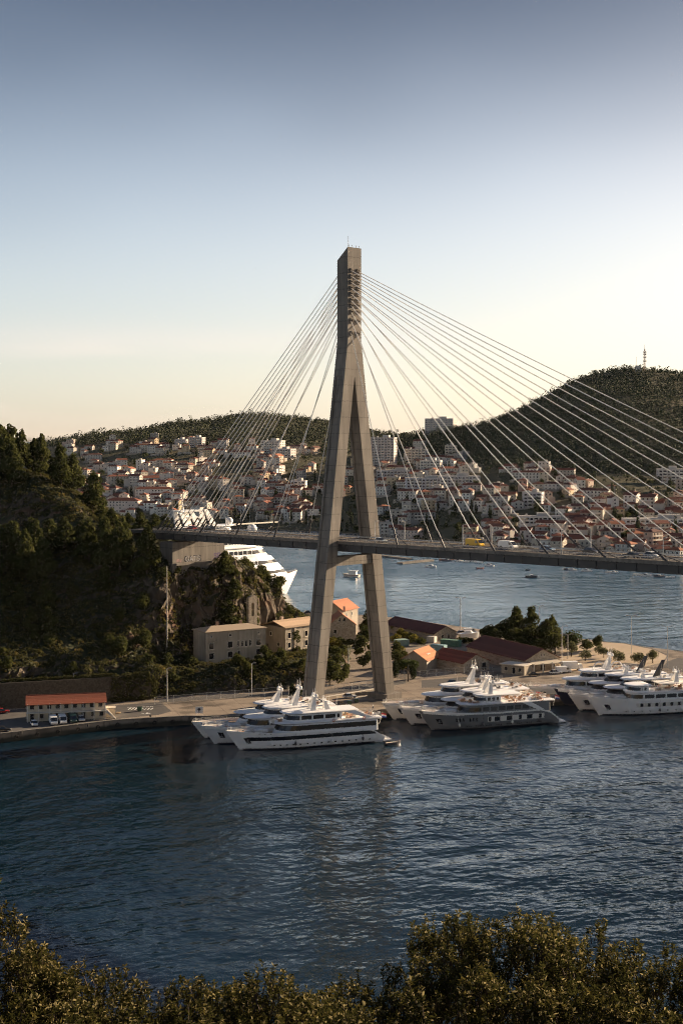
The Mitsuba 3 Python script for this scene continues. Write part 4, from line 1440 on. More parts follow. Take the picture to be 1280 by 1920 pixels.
part(fh_, 'wall', put_local(MB(), MB().box([0, 0, 1.5], [9, 6, 3.2]), ang, (*ctr, QZ)), 'plaster')
part(fh_, 'roof', put_local(MB(), MB((.5, .45, .38)).box([0, -.3, 3.25], [9.8, 7, .28]), ang, (*ctr, QZ)), 'matte')
wnd(fh_, None, ang, (*ctr, QZ), [(0, -2.6, 1.7, 1.2, 1.2, 3), (0, .4, 1.3, 1.2, 2.2, 3), (0, 2.8, 1.7, 1.2, 1.2, 3)])
# a few sheds and walls in the yard
for (x, y, w_, d_, h_, a_, c_, lab) in ((752, 1212, 5, 3.5, 2.6, .5, (.22, .3, .26), 'green yard container beside the lane'), (822, 1222, 6, 2.6, 2.6, -.6, (.25, .38, .40), 'teal shipping container in the yard'),
                                     (845, 1212, 8, 2.6, 2.5, -.5, (.12, .22, .16), 'long dark green container in the yard'), (809, 1205, 3.4, 2.6, 2.4, -.5, (.5, .47, .42), 'grey site cabin behind the containers')):
    q = px(x, QZ, y)
    k = thing('container', lab, 'container')
    part(k, 'body', MB(c_).box([*q, QZ + h_ / 2 + .1], [w_, d_, h_], a_), 'matte')
    rb = MB(tuple(v * .8 for v in c_))
    for i in range(int(w_ / .5)):
        t = -w_ / 2 + .25 + i * .5
        o = rot2(np.array([[t, -d_ / 2 - .03, 0], [t, d_ / 2 + .03, 0]]), a_)
        for r_ in o:
            rb.box([q[0] + r_[0], q[1] + r_[1], QZ + h_ / 2 + .1], [.18, .07, h_ - .2], a_)
    part(k, 'ribs', rb, 'matte', kind='stuff')

# the ruined arch standing on the rock face
ru = thing('ruined_arch', 'narrow ruined stone wall with an arched opening standing on the rock bluff', 'ruin')
rp = at(472, 1116, 497)
Z0, Z1 = 13.0, rp[2]
m = MB()
wd, ow = 1.75, .55
zz = Z1 - 2.6
tt = np.linspace(math.pi, 0, 9)
hole = [(-ow, Z1 - 7.2)] + [(ow * math.cos(t), zz - ow + ow * math.sin(t)) for t in tt] + [(ow, Z1 - 7.2)]
prof = np.array([(-wd, Z0), (-ow, Z0)] + [(-ow, Z1 - 7.2)] + hole[1:-1] + [(ow, Z1 - 7.2), (ow, Z0), (wd, Z0), (wd * 1.0, Z1 - .5), (.6, Z1), (-.4, Z1 - .2), (-wd, Z1 - .8)])
ra = math.radians(38)
fr = np.column_stack([prof[:, 0], np.full(len(prof), -.7), prof[:, 1]])
bk = fr + [0, 1.4, 0]
m.loft([rot2(fr, ra) + [rp[0], 497, 0], rot2(bk, ra) + [rp[0], 497, 0]][::-1])
m2 = MB().box([rp[0], 497, (Z0 + Z1 - 7.3) / 2], [1.2, 1.3, Z1 - 7.3 - Z0], ra)
part(ru, 'wall', m, 'stone')
part(ru, 'sill_wall', m2, 'stone')

# tags sprayed on the abutment
def wall_text(txt, v, z, h, u, matl, key, col, bold=True, depth=.03):
    tm = meshkit.text_mesh(txt, h, depth, bold)
    p = np.array(tm.vertices)
    p[:, 0] -= p[:, 0].mean()
    o = np.array([B(u + q[2], v + q[0], z + q[1]) for q in p])
    return part(bridge, key, MB(col).add(o, tm.faces), matl)


wall_text('GATS', .6, 41.6, 2.05, -76.985, 'matte', 'graffiti', (.03, .03, .035))
wall_text('GATS', .72, 41.72, 1.75, -76.97, 'matte', 'graffiti', (.36, .36, .38), False)
wall_text('SP', 11.9, 42.0, 1.9, -77.59, 'matte', 'graffiti', (.10, .07, .17))
wall_text('ms', -5.2, 41.7, 1.3, -76.985, 'matte', 'graffiti', (.45, .26, .26), False)


# ------------------------------------------------------------------ lamp posts, fences, signs
def lamp_post(label, foot_xy, z, h, heads, group=None, arm=1.6, col=(.5, .49, .47), ang=0.0):
    key = thing('street_lamp', label, 'street lamp', group)
    x, y = foot_xy
    part(key, 'pole', MB().tube([x, y, z - .2], [x, y, z + h], .16, .09, 8), 'galvanised')
    a = MB()
    for k in range(heads):
        t = ang + k * 2 * math.pi / heads
        d = np.array([math.cos(t), math.sin(t)])
        a.tube([x, y, z + h - .1], [x + d[0] * arm, y + d[1] * arm, z + h + .15], .06, k=5)
        part(key, 'lamp_head', MB().box([x + d[0] * arm, y + d[1] * arm, z + h + .16], [1.0, .42, .2], t), 'steel')
    part(key, 'arm', a, 'galvanised')


for (x, yb, yt, z, heads, lab) in ((863, 1186, 1121, QZ, 2, 'tall twin headed lamp on the promenade above the parked boat'), (1010, 1178, 1136, QZ, 2, 'twin headed lamp behind the dark trees by the water'), (1183, 1226, 1155, QZ, 2, 'twin headed lamp at the far edge of the sandy ground'),
                               (1251, 1251, 1175, QZ, 2, 'rightmost lamp, single thick head, beside the curving road'), (1053, 1250, 1175, QZ, 1, 'tall lamp in front of the round dark tree'), (1064, 1236, 1190, QZ, 2, 'short lamp behind the tall one near the round tree'),
                               (985, 1213, 1171, QZ, 1, 'lamp among the dark tree clump behind the long hall'), (653, 1262, 1216, 4.0, 1, 'slim lamp by the lane between the pylon legs')):
    q = px(x, z, yb)
    lamp_post(lab, q, z, (yb - yt) * q[1] / FPX, heads)
for (x, yb, yt, lab) in ((138, 1306, 1263, 'slim lamp behind the red roofed office'), (313, 1308, 1254, 'slim lamp at the retaining wall left of the derelict block'), (472, 1298, 1244, 'slim lamp at the wall below the derelict block')):
    q = px(x, QZ, yb + 8)
    lamp_post(lab, q, QZ, (yb + 8 - yt) * q[1] / FPX, 1, arm=.9)
q = at(313, 1180, 474)
lt_ = thing('light_mast', 'tall pale mast standing on the rock slope left of the derelict block', 'mast')
part(lt_, 'pole', MB((.6, .55, .48)).tube([q[0], 474, near_z(q[0], 474) - 1], [q[0], 474, 84 - (1062 - 823) * 474 / FPX], .15, .09, 8), 'matte')


def u_for(x, v):
    a = (x - 640) / FPX
    return (a * (BC[1] + BN[1] * v) - BC[0] - BN[0] * v) / (BD[0] - a * BD[1])


for (x, v, yt) in ((423, -6.7, 968), (703, -6.7, 978), (758, 6.7, 978), (867, -6.7, 985), (921, 6.7, 985), (1052, -6.7, 996), (1107, 6.7, 990), (1243, -6.7, 1010)):
    u = u_for(x, v)
    q = B(u, v, ZD)
    side = 'near' if v < 0 else 'far'
    lamp_post(f'lamp on the {side} walkway of the bridge, ' + {423: 'behind the back stays', 703: 'next to the right pylon leg', 758: 'first right of the pylon', 867: 'left of the yellow van', 921: 'right of the yellow van', 1052: 'between two right stays', 1107: 'far right half', 1243: 'rightmost in view'}[x], q[:2], zd(u), q[1] * (823 - yt) / FPX + CAMH - zd(u), 1, arm=1.0, ang=math.atan2(*(BN * (-1 if v > 0 else 1))[::-1]))


def fence(label, pts, h, step, matl='galvanised', z=QZ):
    key = thing('fence', label, 'fence')
    rl = MB()
    for a, b in zip(pts[:-1], pts[1:]):
        a, b = np.array(a, float), np.array(b, float)
        L = np.linalg.norm(b - a)
        n = max(1, int(round(L / step)))
        for k in range(n):
            q = a + (b - a) * k / n
            part(key, 'post', MB().tube([*q, z - .1], [*q, z + h], .055, k=5), matl)
        for f in (.06, .5, .97):
            rl.tube([*a, z + h * f], [*b, z + h * f], .03, k=4)
        for k in range(int(L / .4)):
            q = a + (b - a) * (k + .5) / int(L / .4)
            rl.tube([*q, z + h * .06], [*q, z + h * .97], .012, k=3, caps=False)
    part(key, 'mesh_panel', rl, matl)


fence('long mesh fence along the quay road left of the pylon', [px(x, QZ, y) for x, y in ((290, 1322), (360, 1316), (440, 1309), (520, 1303), (570, 1299))], 2.4, 5.0)
fence('mesh fence across the ground between the pylon legs', [px(x, QZ, y) for x, y in ((612, 1300), (660, 1295), (712, 1287))], 2.4, 3.0)
fence('mesh fence in front of the orange roofed house and yard', [px(x, QZ, y) for x, y in ((745, 1277), (800, 1271), (870, 1265), (925, 1266))], 2.6, 3.4)
fence('railing fence along the road at the far right', [px(x, QZ, y) for x, y in ((1180, 1272), (1230, 1268), (1290, 1264))], 2.0, 4.5, 'steel')
bw = thing('low_wall', 'pale low wall along the ramp between the pylon legs', 'wall')
q0, q1 = px(608, QZ, 1312), px(716, QZ, 1294)
part(bw, 'coping', MB((.58, .53, .45)).box([*(q0 + q1) / 2, QZ + .75], [float(np.linalg.norm(q1 - q0)), .8, .16], math.atan2(*(q1 - q0)[::-1])), 'matte')
part(bw, 'wall', MB().box([*(q0 + q1) / 2, QZ + .33], [float(np.linalg.norm(q1 - q0)), .6, .66], math.atan2(*(q1 - q0)[::-1])), 'plaster')
sg = thing('road_sign', 'small yellow sign board in front of the umbrella pine', 'sign')
q = px(758, QZ, 1275)
part(sg, 'pole', MB().tube([*q, QZ], [*q, QZ + 5.2], .06, k=6), 'galvanised')
part(sg, 'board', MB((.75, .42, .04)).box([*q, QZ + 4.6], [1.5, .1, 1.0], -.2), 'paint')
gs = thing('gate_sign', 'white board with a dark arrow on the fence by the moored yacht bows, left', 'sign')
q = px(374, QZ, 1340)
part(gs, 'board', MB((.7, .68, .64)).box([q[0], q[1] - 1, QZ + 1.5], [2.2, .12, 1.9], .1), 'paint')
part(gs, 'arrow', MB((.03, .03, .04)).prism([[q[0] - .2, q[1] - 1.12], [q[0] + .2, q[1] - 1.12], [q[0] + .2, q[1] - 1.08], [q[0] - .2, q[1] - 1.08]], QZ + .8, QZ + 1.7).prism([[q[0] - .6, q[1] - 1.12], [q[0] + .6, q[1] - 1.12], [q[0] + .6, q[1] - 1.08], [q[0] - .6, q[1] - 1.08]], QZ + 1.5, QZ + 2.2, top=[[q[0] - .05, q[1] - 1.12], [q[0] + .05, q[1] - 1.12], [q[0] + .05, q[1] - 1.08], [q[0] - .05, q[1] - 1.08]]), 'paint')
for s in (-1, 1):
    part(gs, 'leg', MB().tube([q[0] + s * .9, q[1] - .95, QZ], [q[0] + s * .9, q[1] - .95, QZ + 2.4], .06, k=5), 'galvanised')

# retaining wall at the foot of the slope
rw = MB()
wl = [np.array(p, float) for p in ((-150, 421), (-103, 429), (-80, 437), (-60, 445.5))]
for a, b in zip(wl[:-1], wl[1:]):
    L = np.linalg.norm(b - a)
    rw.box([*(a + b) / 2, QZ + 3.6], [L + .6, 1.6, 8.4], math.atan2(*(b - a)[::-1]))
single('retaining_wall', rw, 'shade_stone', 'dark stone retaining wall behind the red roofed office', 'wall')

# ------------------------------------------------------------------ trees on the quay
for (x, yb, s, lab) in ((985 / 1, 1243, .8, 'small olive tree by the lamps'), (1097, 1240, .95, 'olive tree, leftmost on the sandy ground'), (1122, 1228, .8, 'small olive tree at the back of the sandy ground'), (1131, 1234, .9, 'olive tree behind the middle pair'),
                        (1150, 1238, .95, 'left olive tree of the middle pair'), (1160, 1245, 1.0, 'right olive tree of the middle pair'), (1190, 1243, .8, 'small olive tree left of the rightmost pair'), (1200, 1250, 1.15, 'larger olive tree near the front of the sandy ground'),
                        (1223, 1244, 1.15, 'rightmost olive tree on the sandy ground')):
    q = px(x, QZ, yb)
    plant(pick('olive'), 'olive_tree', lab, 'tree', None, *q, QZ - .1, s)
for (x, yb, kd, s, sz, lab) in ((1072, 1222, 'roundtree0', 1.0, 1.0, 'large dark round tree left of the sandy ground'), (1071, 1232, 'olive0', 1.3, 1.35, 'grey green tree below the large round tree'), (1099, 1224, 'tree0', .8, .75, 'dark bushy tree right of the large round tree'),
                                (1121, 1219, 'tree1', .7, .75, 'small dark tree at the left end of the sandy ground'), (765, 1278, 'umbrella0', .95, .95, 'umbrella pine with dark cap right of the pylon foot')):
    q = px(x, QZ, yb)
    plant(kd, 'tree', lab, 'tree', None, *q, QZ - .1, s, sz)
for k, (x, yb, kd, s, sz) in enumerate(((928, 1212, 'tree0', 1.15, .95), (948, 1204, 'tree1', 1.15, 1.05), (968, 1206, 'pine0', 1.0, .95), (960, 1216, 'tree2', 1.1, .9), (985, 1214, 'tree0', 1.1, .95), (1003, 1217, 'tree1', 1.15, .95), (1022, 1222, 'pine1', 1.1, .8),
                                        (1040, 1227, 'tree2', 1.0, .9), (915, 1205, 'tree1', .9, .8), (978, 1222, 'tree0', .9, .75), (1034, 1219, 'pine2', .9, .85), (995, 1210, 'pine3', .95, 1.0), (1012, 1229, 'tree2', .9, .7))):
    q = px(x, QZ, yb)
    plant(kd, 'tree', 'dark tree in the dense clump behind the long hall', 'tree', 'dark tree clump behind the hall', *q, QZ - .1, s * 1.25, sz * 1.15)
for k, (x, yb, kd, s) in enumerate(((752, 1196, 'yellow0', 1.25), (765, 1200, 'yellow1', 1.15), (778, 1206, 'yellow0', 1.1), (742, 1186, 'yellow1', 1.3), (740, 1205, 'yellow0', 1.1), (790, 1211, 'bush0', 1.1), (751, 1222, 'yellow1', .8))):
    q = px(x, QZ, yb)
    plant(kd, 'bush', 'yellow green bush in the thicket right of the right pylon leg', 'bush', 'yellow green thicket by the pylon', *q, QZ - .1, s)
for k, (x, yb, z, kd, s, sz) in enumerate(((685, 1215, 6.5, 'tree0', 1.0, 1.25), (690, 1196, 6.5, 'pine1', .8, .85), (676, 1222, 6.5, 'tree2', .8, .8), (668, 1226, 6, 'bush1', 1.3, 1.2), (655, 1210, 8, 'bush0', 1.3, .9), (640, 1208, 8, 'bush2', 1.4, 1.0), (628, 1212, 8, 'yellow0', 1.2, 1.1),
                                           (625, 1228, 8.6, 'bush0', 1.4, 1.2), (640, 1226, 8.4, 'bush1', 1.2, 1.1), (630, 1246, 8.6, 'bush2', 1.5, 1.3), (622, 1258, 8, 'bush1', 1.4, 1.2), (618, 1282, 4, 'tree1', .95, .8), (634, 1280, 3, 'bush0', 1.7, 1.6), (645, 1268, 4, 'bush2', 1.3, 1.5),
                                           (690, 1240, 5, 'bush0', 1.3, 1.3), (680, 1246, 4, 'bush2', 1.2, 1.1), (698, 1226, 6, 'bush1', 1.3, 1.2), (750, 1262, QZ, 'tree0', .7, .7), (745, 1250, QZ, 'tree2', .8, .8), (775, 1255, QZ, 'bush0', 1.2, 1.2), (760, 1240, QZ, 'bush1', 1.3, 1.4), (742, 1232, QZ, 'tree1', .7, .8), (843, 1198, QZ, 'bush1', .8, .8),
                                           (860, 1206, QZ, 'bush2', 1.3, .9), (872, 1206, QZ, 'bush0', 1.3, .9), (884, 1208, QZ, 'bush1', 1.2, .9), (898, 1210, QZ, 'bush2', 1.2, .9), (1035, 1244, QZ, 'bush0', 1.2, 1.2), (1025, 1236, QZ, 'bush1', 1.3, 1.2), (935, 1238, QZ, 'bush2', 1.0, .9))):
    q = px(x, z, yb)
    plant(kd, 'bush', 'green bush in the gardens and yards behind the pylon foot', 'bush', 'bushes behind the pylon foot', *q, max(z, near_z(*q)) - .4, s, sz)
for (x, yb, lab) in ((548, 1318, 'dark clipped cypress left of the left pylon foot'), (559, 1318, 'second dark cypress hard against the left pylon foot'), (741, 1271, 'slim dark cypress right of the right pylon foot'), (774, 1274, 'dark cypress stub under the umbrella pine')):
    q = px(x, QZ, yb)
    plant('cypress0', 'cypress_tree', lab, 'tree', None, *q, QZ, .9, .5)
q = px(557, 9, 1226)
plant('sparse0', 'sparse_tree', 'thin leaning tree with a sparse crown before the ochre block', 'tree', None, *q, near_z(*q) - .4, .9)
for (x, yb, s, lab) in ((466, 1252, 1.5, 'ivy clad column of green on the derelict block front'), (497, 1240, 1.6, 'dark tree at the right end of the derelict block'), (445, 1248, 1.2, 'pale bush before the derelict block'), (515, 1246, 1.3, 'dark bush between the two old blocks'), (525, 1238, 1.3, 'round bush before the ochre block')):
    q = px(x, 9.6, yb)
    plant(pick('bush'), 'bush', lab, 'bush', None, *q, near_z(*q) - .5, s * .8, s * 1.2)
# ------------------------------------------------------------------ yachts, boats and the cruise ship
class Ship:
    """local frame: x from the transom to the bow, y to port, z up from the water"""

    def __init__(self, base, label, cat, stern, head, L, Bm, group=None):
        self.key = thing(base, label, cat, group)
        self.L, self.B = L, Bm
        self.a = head
        self.loc = (stern[0], stern[1], 0.0)

    def add(self, name, m, matl, smooth=False, kind=None, label=None, owner=None):
        return part(owner or self.key, name, put_local(MB(), m, self.a, self.loc), matl, smooth, label, kind)

    def shape(self, mid, bow, stern, rake=4.5, full=.56, tuck=.82):
        self.mid, self.bow, self.sternz, self.rake, self.full, self.tuck = mid, bow, stern, rake, full, tuck

    def sheer(self, t):
        return self.mid + (self.bow - self.mid) * max(0, (t - .45) / .55) ** 1.6 + (self.sternz - self.mid) * max(0, (.10 - t) / .10) ** 1.0

    def S(self, t, z, s=1, off=0.0):
        """point of the hull side at station t, height z"""
        sh = self.sheer(t)
        q = min(1.0, max(0.0, (z + 1.5) / (sh + 1.5)))
        tp = max(0.0, (t - self.full) / (1 - self.full))
        deck = (1 - tp ** 2.3) * (1 - .08 * max(0, (.12 - t) / .12))
        wl = max(0.0, 1 - tp ** 1.45 * 1.0) * (1 - .10 * max(0, (.12 - t) / .12))
        y = self.B / 2 * (wl * self.tuck + (deck - wl * self.tuck) * q ** .75)
        y *= min(1, .35 + q * 2.2)
        x = t * self.L - self.rake * (1 - q) * max(0, (t - .6) / .4) ** 1.2 + 0.9 * (1 - q) * max(0, (.06 - t) / .06)
        return np.array([x, s * (y + off), z])

    def hull(self, col, boot=(.05, .05, .06)):
        ts = np.concatenate([np.linspace(0, .5, 8), np.linspace(.56, 1, 16)])
        fr = [0, .08, .2, .4, .6, .8, 1.0]
        m = MB(col)
        for s in (1, -1):
            g = np.array([[self.S(t, -1.5 + (self.sheer(t) + 1.5) * f, s) for f in fr] for t in ts])
            f = grid_faces(len(ts), len(fr))
            m.add(g.reshape(-1, 3), f if s < 0 else f[:, ::-1])
            e = g[0]
            m.add(np.vstack([e, e * [1, 0, 1]]), [[i, i + 1, i + 1 + len(fr), i + len(fr)][::s] for i in range(len(fr) - 1)])
        self.add('hull', m, 'paint', 40)
        b = MB(boot)
        for s in (1, -1):
            g = np.array([[self.S(t, z, s, .03) for z in (-.6, .38)] for t in ts[:-1]])
            f = grid_faces(len(ts) - 1, 2)
            b.add(g.reshape(-1, 3), f if s < 0 else f[:, ::-1])
        self.add('boot_stripe', b, 'paint')
        # deck inside the bulwark
        d = MB((.30, .20, .13))
        tl = ts[:-1]
        l = np.array([self.S(t, self.sheer(t), 1, -.12) for t in tl])
        r = np.array([self.S(t, self.sheer(t), -1, -.12) for t in tl])
        dz = np.array([0, 0, -.75])
        d.add(np.vstack([l + dz, r + dz]), [[i + len(tl), i + 1 + len(tl), i + 1, i] for i in range(len(tl) - 1)])
        self.add('deck', d, 'matte')
        k = MB((.78, .77, .74))                                   # bulwark with a capping rail
        for s in (1, -1):
            o = np.array([self.S(t, self.sheer(t), s, .03) for t in tl])
            i_ = np.array([self.S(t, self.sheer(t), s, -.14) for t in tl])
            up = np.array([0, 0, .07])
            rings = [np.array([i_[j] + dz, o[j] - up * 2, o[j] + up, i_[j] + up])[::-s] for j in range(len(tl))]
            k.loft(rings)
        self.add('bulwark', k, 'paint')

    def band(self, name, z0, z1, t0, t1, matl='dark_glass', col=(.02, .02, .025), off=.05, n=24, rel=False, sides=(1, -1)):
        m = MB(col)
        ts = np.linspace(t0, t1, n)
        for s in sides:
            zf = (lambda t: self.sheer(t) - self.mid) if rel else (lambda t: 0.0)
            g = np.array([[self.S(t, z + zf(t), s, o) for z, o in ((z0, -.02), (z0, off), (z1, off), (z1, -.02))] for t in ts])
            f = grid_faces(n, 4)
            m.add(g.reshape(-1, 3), f if s < 0 else f[:, ::-1])
        return self.add(name, m, matl)

    def holes(self, name, z, ts, w=.45, h=.45, col=(.02, .02, .025), rel=False, off=.05):
        m = MB(col)
        for t in ts:
            for s in (1, -1):
                zz = z + (self.sheer(t) - self.mid if rel else 0)
                dt = w / 2 / self.L
                g = [self.S(t - dt, zz - h / 2, s, off), self.S(t + dt, zz - h / 2, s, off), self.S(t + dt, zz + h / 2, s, off), self.S(t - dt, zz + h / 2, s, off)]
                b = [q * [1, 1, 1] - np.array([0, s * .15, 0]) for q in g]
                m.hexa(np.array([b[0], b[1], g[0], g[1], b[3], b[2], g[3], g[2]]) if s > 0 else np.array([g[0], g[1], b[0], b[1], g[3], g[2], b[3], b[2]]))
        return self.add(name, m, 'dark_glass', kind='stuff')

    def outline(self, x0, x1, w, nose, tail=.6, n=12):
        pts = []
        nose = min(nose, (x1 - x0) * .8)
        for k in range(n + 1):
            a = -math.pi / 2 + math.pi * k / n
            pts.append((x1 - nose + nose * math.cos(a), w / 2 * math.copysign(abs(math.sin(a)) ** .75, math.sin(a))))
        pts += [(x0 + tail, w / 2), (x0, w / 2 - tail * .7), (x0, -w / 2 + tail * .7), (x0 + tail, -w / 2)]
        return np.array(pts)

    def tier(self, x0, x1, w, z0, z1, nose=5.0, rake=1.2, glass=(.35, .85), col=(.74, .74, .73), roof=None, name='superstructure', roofcol=(.80, .79, .77), gx=None, owner=None, mull=0):
        """a deckhouse with a wrap-round dark window band and, over it, a visored roof: roof = (overhang front, side, back, thickness)"""
        a = self.outline(x0, x1, w, nose)
        top = self.outline(x0, x1 - rake, w - .25, nose)
        k = self.add(name, MB(col).prism(a, z0, z1, top), 'paint', 50)
        if glass:
            f0, f1 = glass
            g0 = gx if gx is not None else x0 + 1.0
            def ring(f, o):
                q = a + (top - a) * f
                c = np.array([[(x0 + x1) / 2, 0]])
                q = q + np.sign(q - c) * o
                q[:, 0] = np.maximum(q[:, 0], g0)
                return np.column_stack([q, np.full(len(q), z0 + (z1 - z0) * f)])
            m = MB((.015, .016, .02))
            m.loft([ring(f0, .05), ring(f1, .05)])
            self.add('window_band', m, 'dark_glass', owner=k)
            if mull:
                mm = MB(col)
                for i in range(mull):
                    x = g0 + 1 + (x1 - nose - g0 - 1) * i / max(1, mull - 1)
                    for s in (-1, 1):
                        mm.box([x, s * (w / 2 + .04), z0 + (z1 - z0) * (f0 + f1) / 2], [.45, .14, (z1 - z0) * (f1 - f0) + .05])
                self.add('mullions', mm, 'paint', owner=k, kind='stuff')
        if roof:
            of, os_, ob, th = roof
            o1 = self.outline(x0 - ob, x1 - rake + of, w + 2 * os_, nose + of * .5)
            o0 = self.outline(x0 - ob + .15, x1 - rake + of * .55, w + 2 * os_ - .6, nose + of * .3)
            o2 = self.outline(x0 - ob + .2, x1 - rake + of * .72, w + 2 * os_ - .5, nose + of * .4)
            r = MB(roofcol).loft([np.column_stack([o0, np.full(len(o0), z1 - .12)]), np.column_stack([o1, np.full(len(o1), z1 + th * .45)]), np.column_stack([o2, np.full(len(o2), z1 + th)])])
            self.add('roof', r, 'paint', 35)
        return k

    def rail(self, pts, h=1.0, step=1.5, name='railing'):
        m = MB()
        for a, b in zip(pts[:-1], pts[1:]):
            a, b = np.array(a, float), np.array(b, float)
            for f in (.5, 1.0):
                m.tube(a + [0, 0, h * f], b + [0, 0, h * f], .035, k=4)
            n = max(1, int(np.linalg.norm(b - a) / step))
            for k in range(n + 1):
                q = a + (b - a) * k / n
                m.tube(q, q + [0, 0, h], .03, k=4)
        self.add(name, m, 'galvanised')

    def bow_rail(self, t0=.72, h=.7):
        for s in (1, -1):
            self.rail([self.S(t, self.sheer(t), s, -.08) for t in np.linspace(t0, .985, 9)], h, 2.0)

    def mast(self, x, z, h=5.5, lean=-.25, col=(.74, .73, .71), domes=True, wide=1.6):
        m = MB(col)
        for s in (-1, 1):
            m.hexa(np.array([[x - 1.1, s * wide - .12, z], [x + .5, s * wide - .12, z], [x - 1.1, s * wide + .12, z], [x + .5, s * wide + .12, z],
                             [x - .3 + lean * h, s * .35 - .1, z + h * .7], [x + .3 + lean * h, s * .35 - .1, z + h * .7], [x - .3 + lean * h, s * .35 + .1, z + h * .7], [x + .3 + lean * h, s * .35 + .1, z + h * .7]]))
        m.box([x + lean * h, 0, z + h * .7], [1.0, 3.4, .25])
        m.tube([x + lean * h, 0, z + h * .7], [x + lean * h * 1.15, 0, z + h * 1.15], .14, .05, 6)
        m.box([x + lean * h * .9, 0, z + h * .82], [.35, 2.2, .25])
        for s in (-1, 1):
            m.tube([x + lean * h, s * 1.5, z + h * .72], [x + lean * h, s * 1.5, z + h * 1.05], .04, k=4)
        k = self.add('mast', m, 'paint')
        if domes:
            for s in (-1, 1):
                self.add('radar_dome', MB((.80, .79, .77)).ball([x + lean * h, s * 1.45, z + h * .7 + .45], .42, 2), 'paint', True, owner=k)

    def fin(self, x, z, h=5.0, col=(.02, .02, .024)):
        m = MB(col)
        m.hexa(np.array([[x - 2.0, -.35, z], [x + .2, -.35, z], [x - 2.0, .35, z], [x + .2, .35, z], [x - 3.9, -.2, z + h], [x - 2.9, -.2, z + h], [x - 3.9, .2, z + h], [x - 2.9, .2, z + h]]))
        self.add('funnel_fin', m, 'paint', label='black swept funnel fin')

    def furniture(self, x0, x1, w, z, n=10, cols=((.62, .58, .5), (.30, .19, .12), (.5, .3, .2), (.7, .69, .66), (.12, .12, .13))):
        m = MB()
        for _ in range(n):
            x, y = rnd.uniform(x0, x1), rnd.uniform(-w / 2, w / 2)
            c = rnd.choice(cols)
            kind = rnd.random()
            if kind < .5:
                m.box([x, y, z + .25], [1.8, .65, .18], 0, c).box([x - .7, y, z + .45], [.45, .65, .35], 0, c)
                for i in (-.7, .7):
                    m.box([x + i, y, z + .08], [.08, .55, .18], 0, (.3, .3, .3))
            elif kind < .8:
                m.box([x, y, z + .3], [.9, .9, .5], 0, c).box([x - .4, y, z + .6], [.15, .9, .5], 0, c)
            else:
                m.tube([x, y, z], [x, y, z + .7], .06, k=5, col=(.3, .3, .3)).tube([x, y, z + .68], [x, y, z + .74], .55, k=10, col=c)
        self.add('deck_furniture', m, 'matte', kind='stuff')

    def anchor_pocket(self, t, z, w=1.5, h=1.5):
        for s in (1, -1):
            m = MB((.012, .012, .014))  # near-black block proud of the hull, paints the shade of the pocket
            dt = w / 2 / self.L
            g = [self.S(t - dt, z - h / 2, s, .06), self.S(t + dt, z - h / 2, s, .06), self.S(t + dt * 1.1, z + h / 2, s, .06), self.S(t - dt, z + h / 2, s, .06)]
            b = [q - np.array([0, s * .5, 0]) for q in g]
            m.hexa(np.array([b[0], b[1], g[0], g[1], b[3], b[2], g[3], g[2]]) if s > 0 else np.array([g[0], g[1], b[0], b[1], g[3], g[2], b[3], b[2]]))
            self.add('anchor_pocket', m, 'paint')
        for s in (1, -1):
            q = self.S(t, z, s, .12)
            self.add('anchor', MB((.2, .2, .21)).box(q + [0, 0, .1], [.18, .12, .9]).box(q + [0, 0, -.35], [.9, .14, .2]), 'matte')

    def extras(self, n=4):
        for k in range(n):                                        # fenders on their lines
            t = .16 + .6 * k / max(1, n - 1) + rnd.uniform(-.03, .03)
            q = self.S(t, 1.5, 1, .38)
            self.add('fender', MB((.72, .71, .68) if k % 2 else (.05, .05, .06)).ball(q, [.34, .34, .55], 1).tube(q, self.S(t, self.sheer(t), 1, .04), .03, k=4), 'paint', True)
        m = MB((.7, .7, .68)).tube([.15, 0, self.mid], [-.9, 0, self.mid + 3.2], .05, k=5)
        self.add('flagstaff', m, 'paint')
        fl = MB((.55, .06, .05))
        p0 = np.array([-.45, 0, self.mid + 2.0])
        for i, c in enumerate(((.5, .05, .05), (.72, .71, .7), (.05, .08, .3))):
            z1, z0 = p0[2] + 1.1 - .37 * i, p0[2] + .73 - .37 * i
            fl.add([[p0[0], 0, z0], [p0[0] - 1.5, .25, z0 - .35], [p0[0] - 1.5, .27, z1 - .35], [p0[0] - .1, .02, z1]], [[0, 1, 2, 3]], c)
        self.add('flag', fl, 'matte')
        for s in (1, -1):
            for x in (.14, .34):
                q = np.array([self.L * x, s * (self.B / 2 + .02), self.mid + 2.9])
                ringp = [q + np.array([.38 * math.cos(u), 0, .38 * math.sin(u)]) for u in np.linspace(0, 2 * math.pi, 11)]
                self.add('life_ring', MB((.60, .14, .03)).path(ringp, .09, 5), 'paint')
        w = MB((.7, .7, .68))
        for x, y, h in ((.30, 1.2, 4.5), (.33, -1.4, 3.6), (.48, 1.7, 3.2)):
            w.tube([self.L * x, y, 9.0], [self.L * x - .3, y, 9.0 + h], .04, .015, 4)
        self.add('whip_antennas', w, 'paint', kind='stuff')
        c = MB((.66, .62, .55))                                   # sun beds and lockers on the foredeck
        for _ in range(9):
            t = rnd.uniform(.74, .93)
            c.box([self.L * t, rnd.uniform(-1, 1) * self.B * .28 * (1.02 - t) * 3.2, self.sheer(t) - .55], [rnd.uniform(.6, 1.9), rnd.uniform(.5, .9), rnd.uniform(.3, .6)], rnd.uniform(-.3, .3), rnd.choice([(.7, .69, .66), (.42, .25, .15), (.55, .32, .2), (.2, .2, .21)]))
        self.add('foredeck_furniture', c, 'matte', kind='stuff')

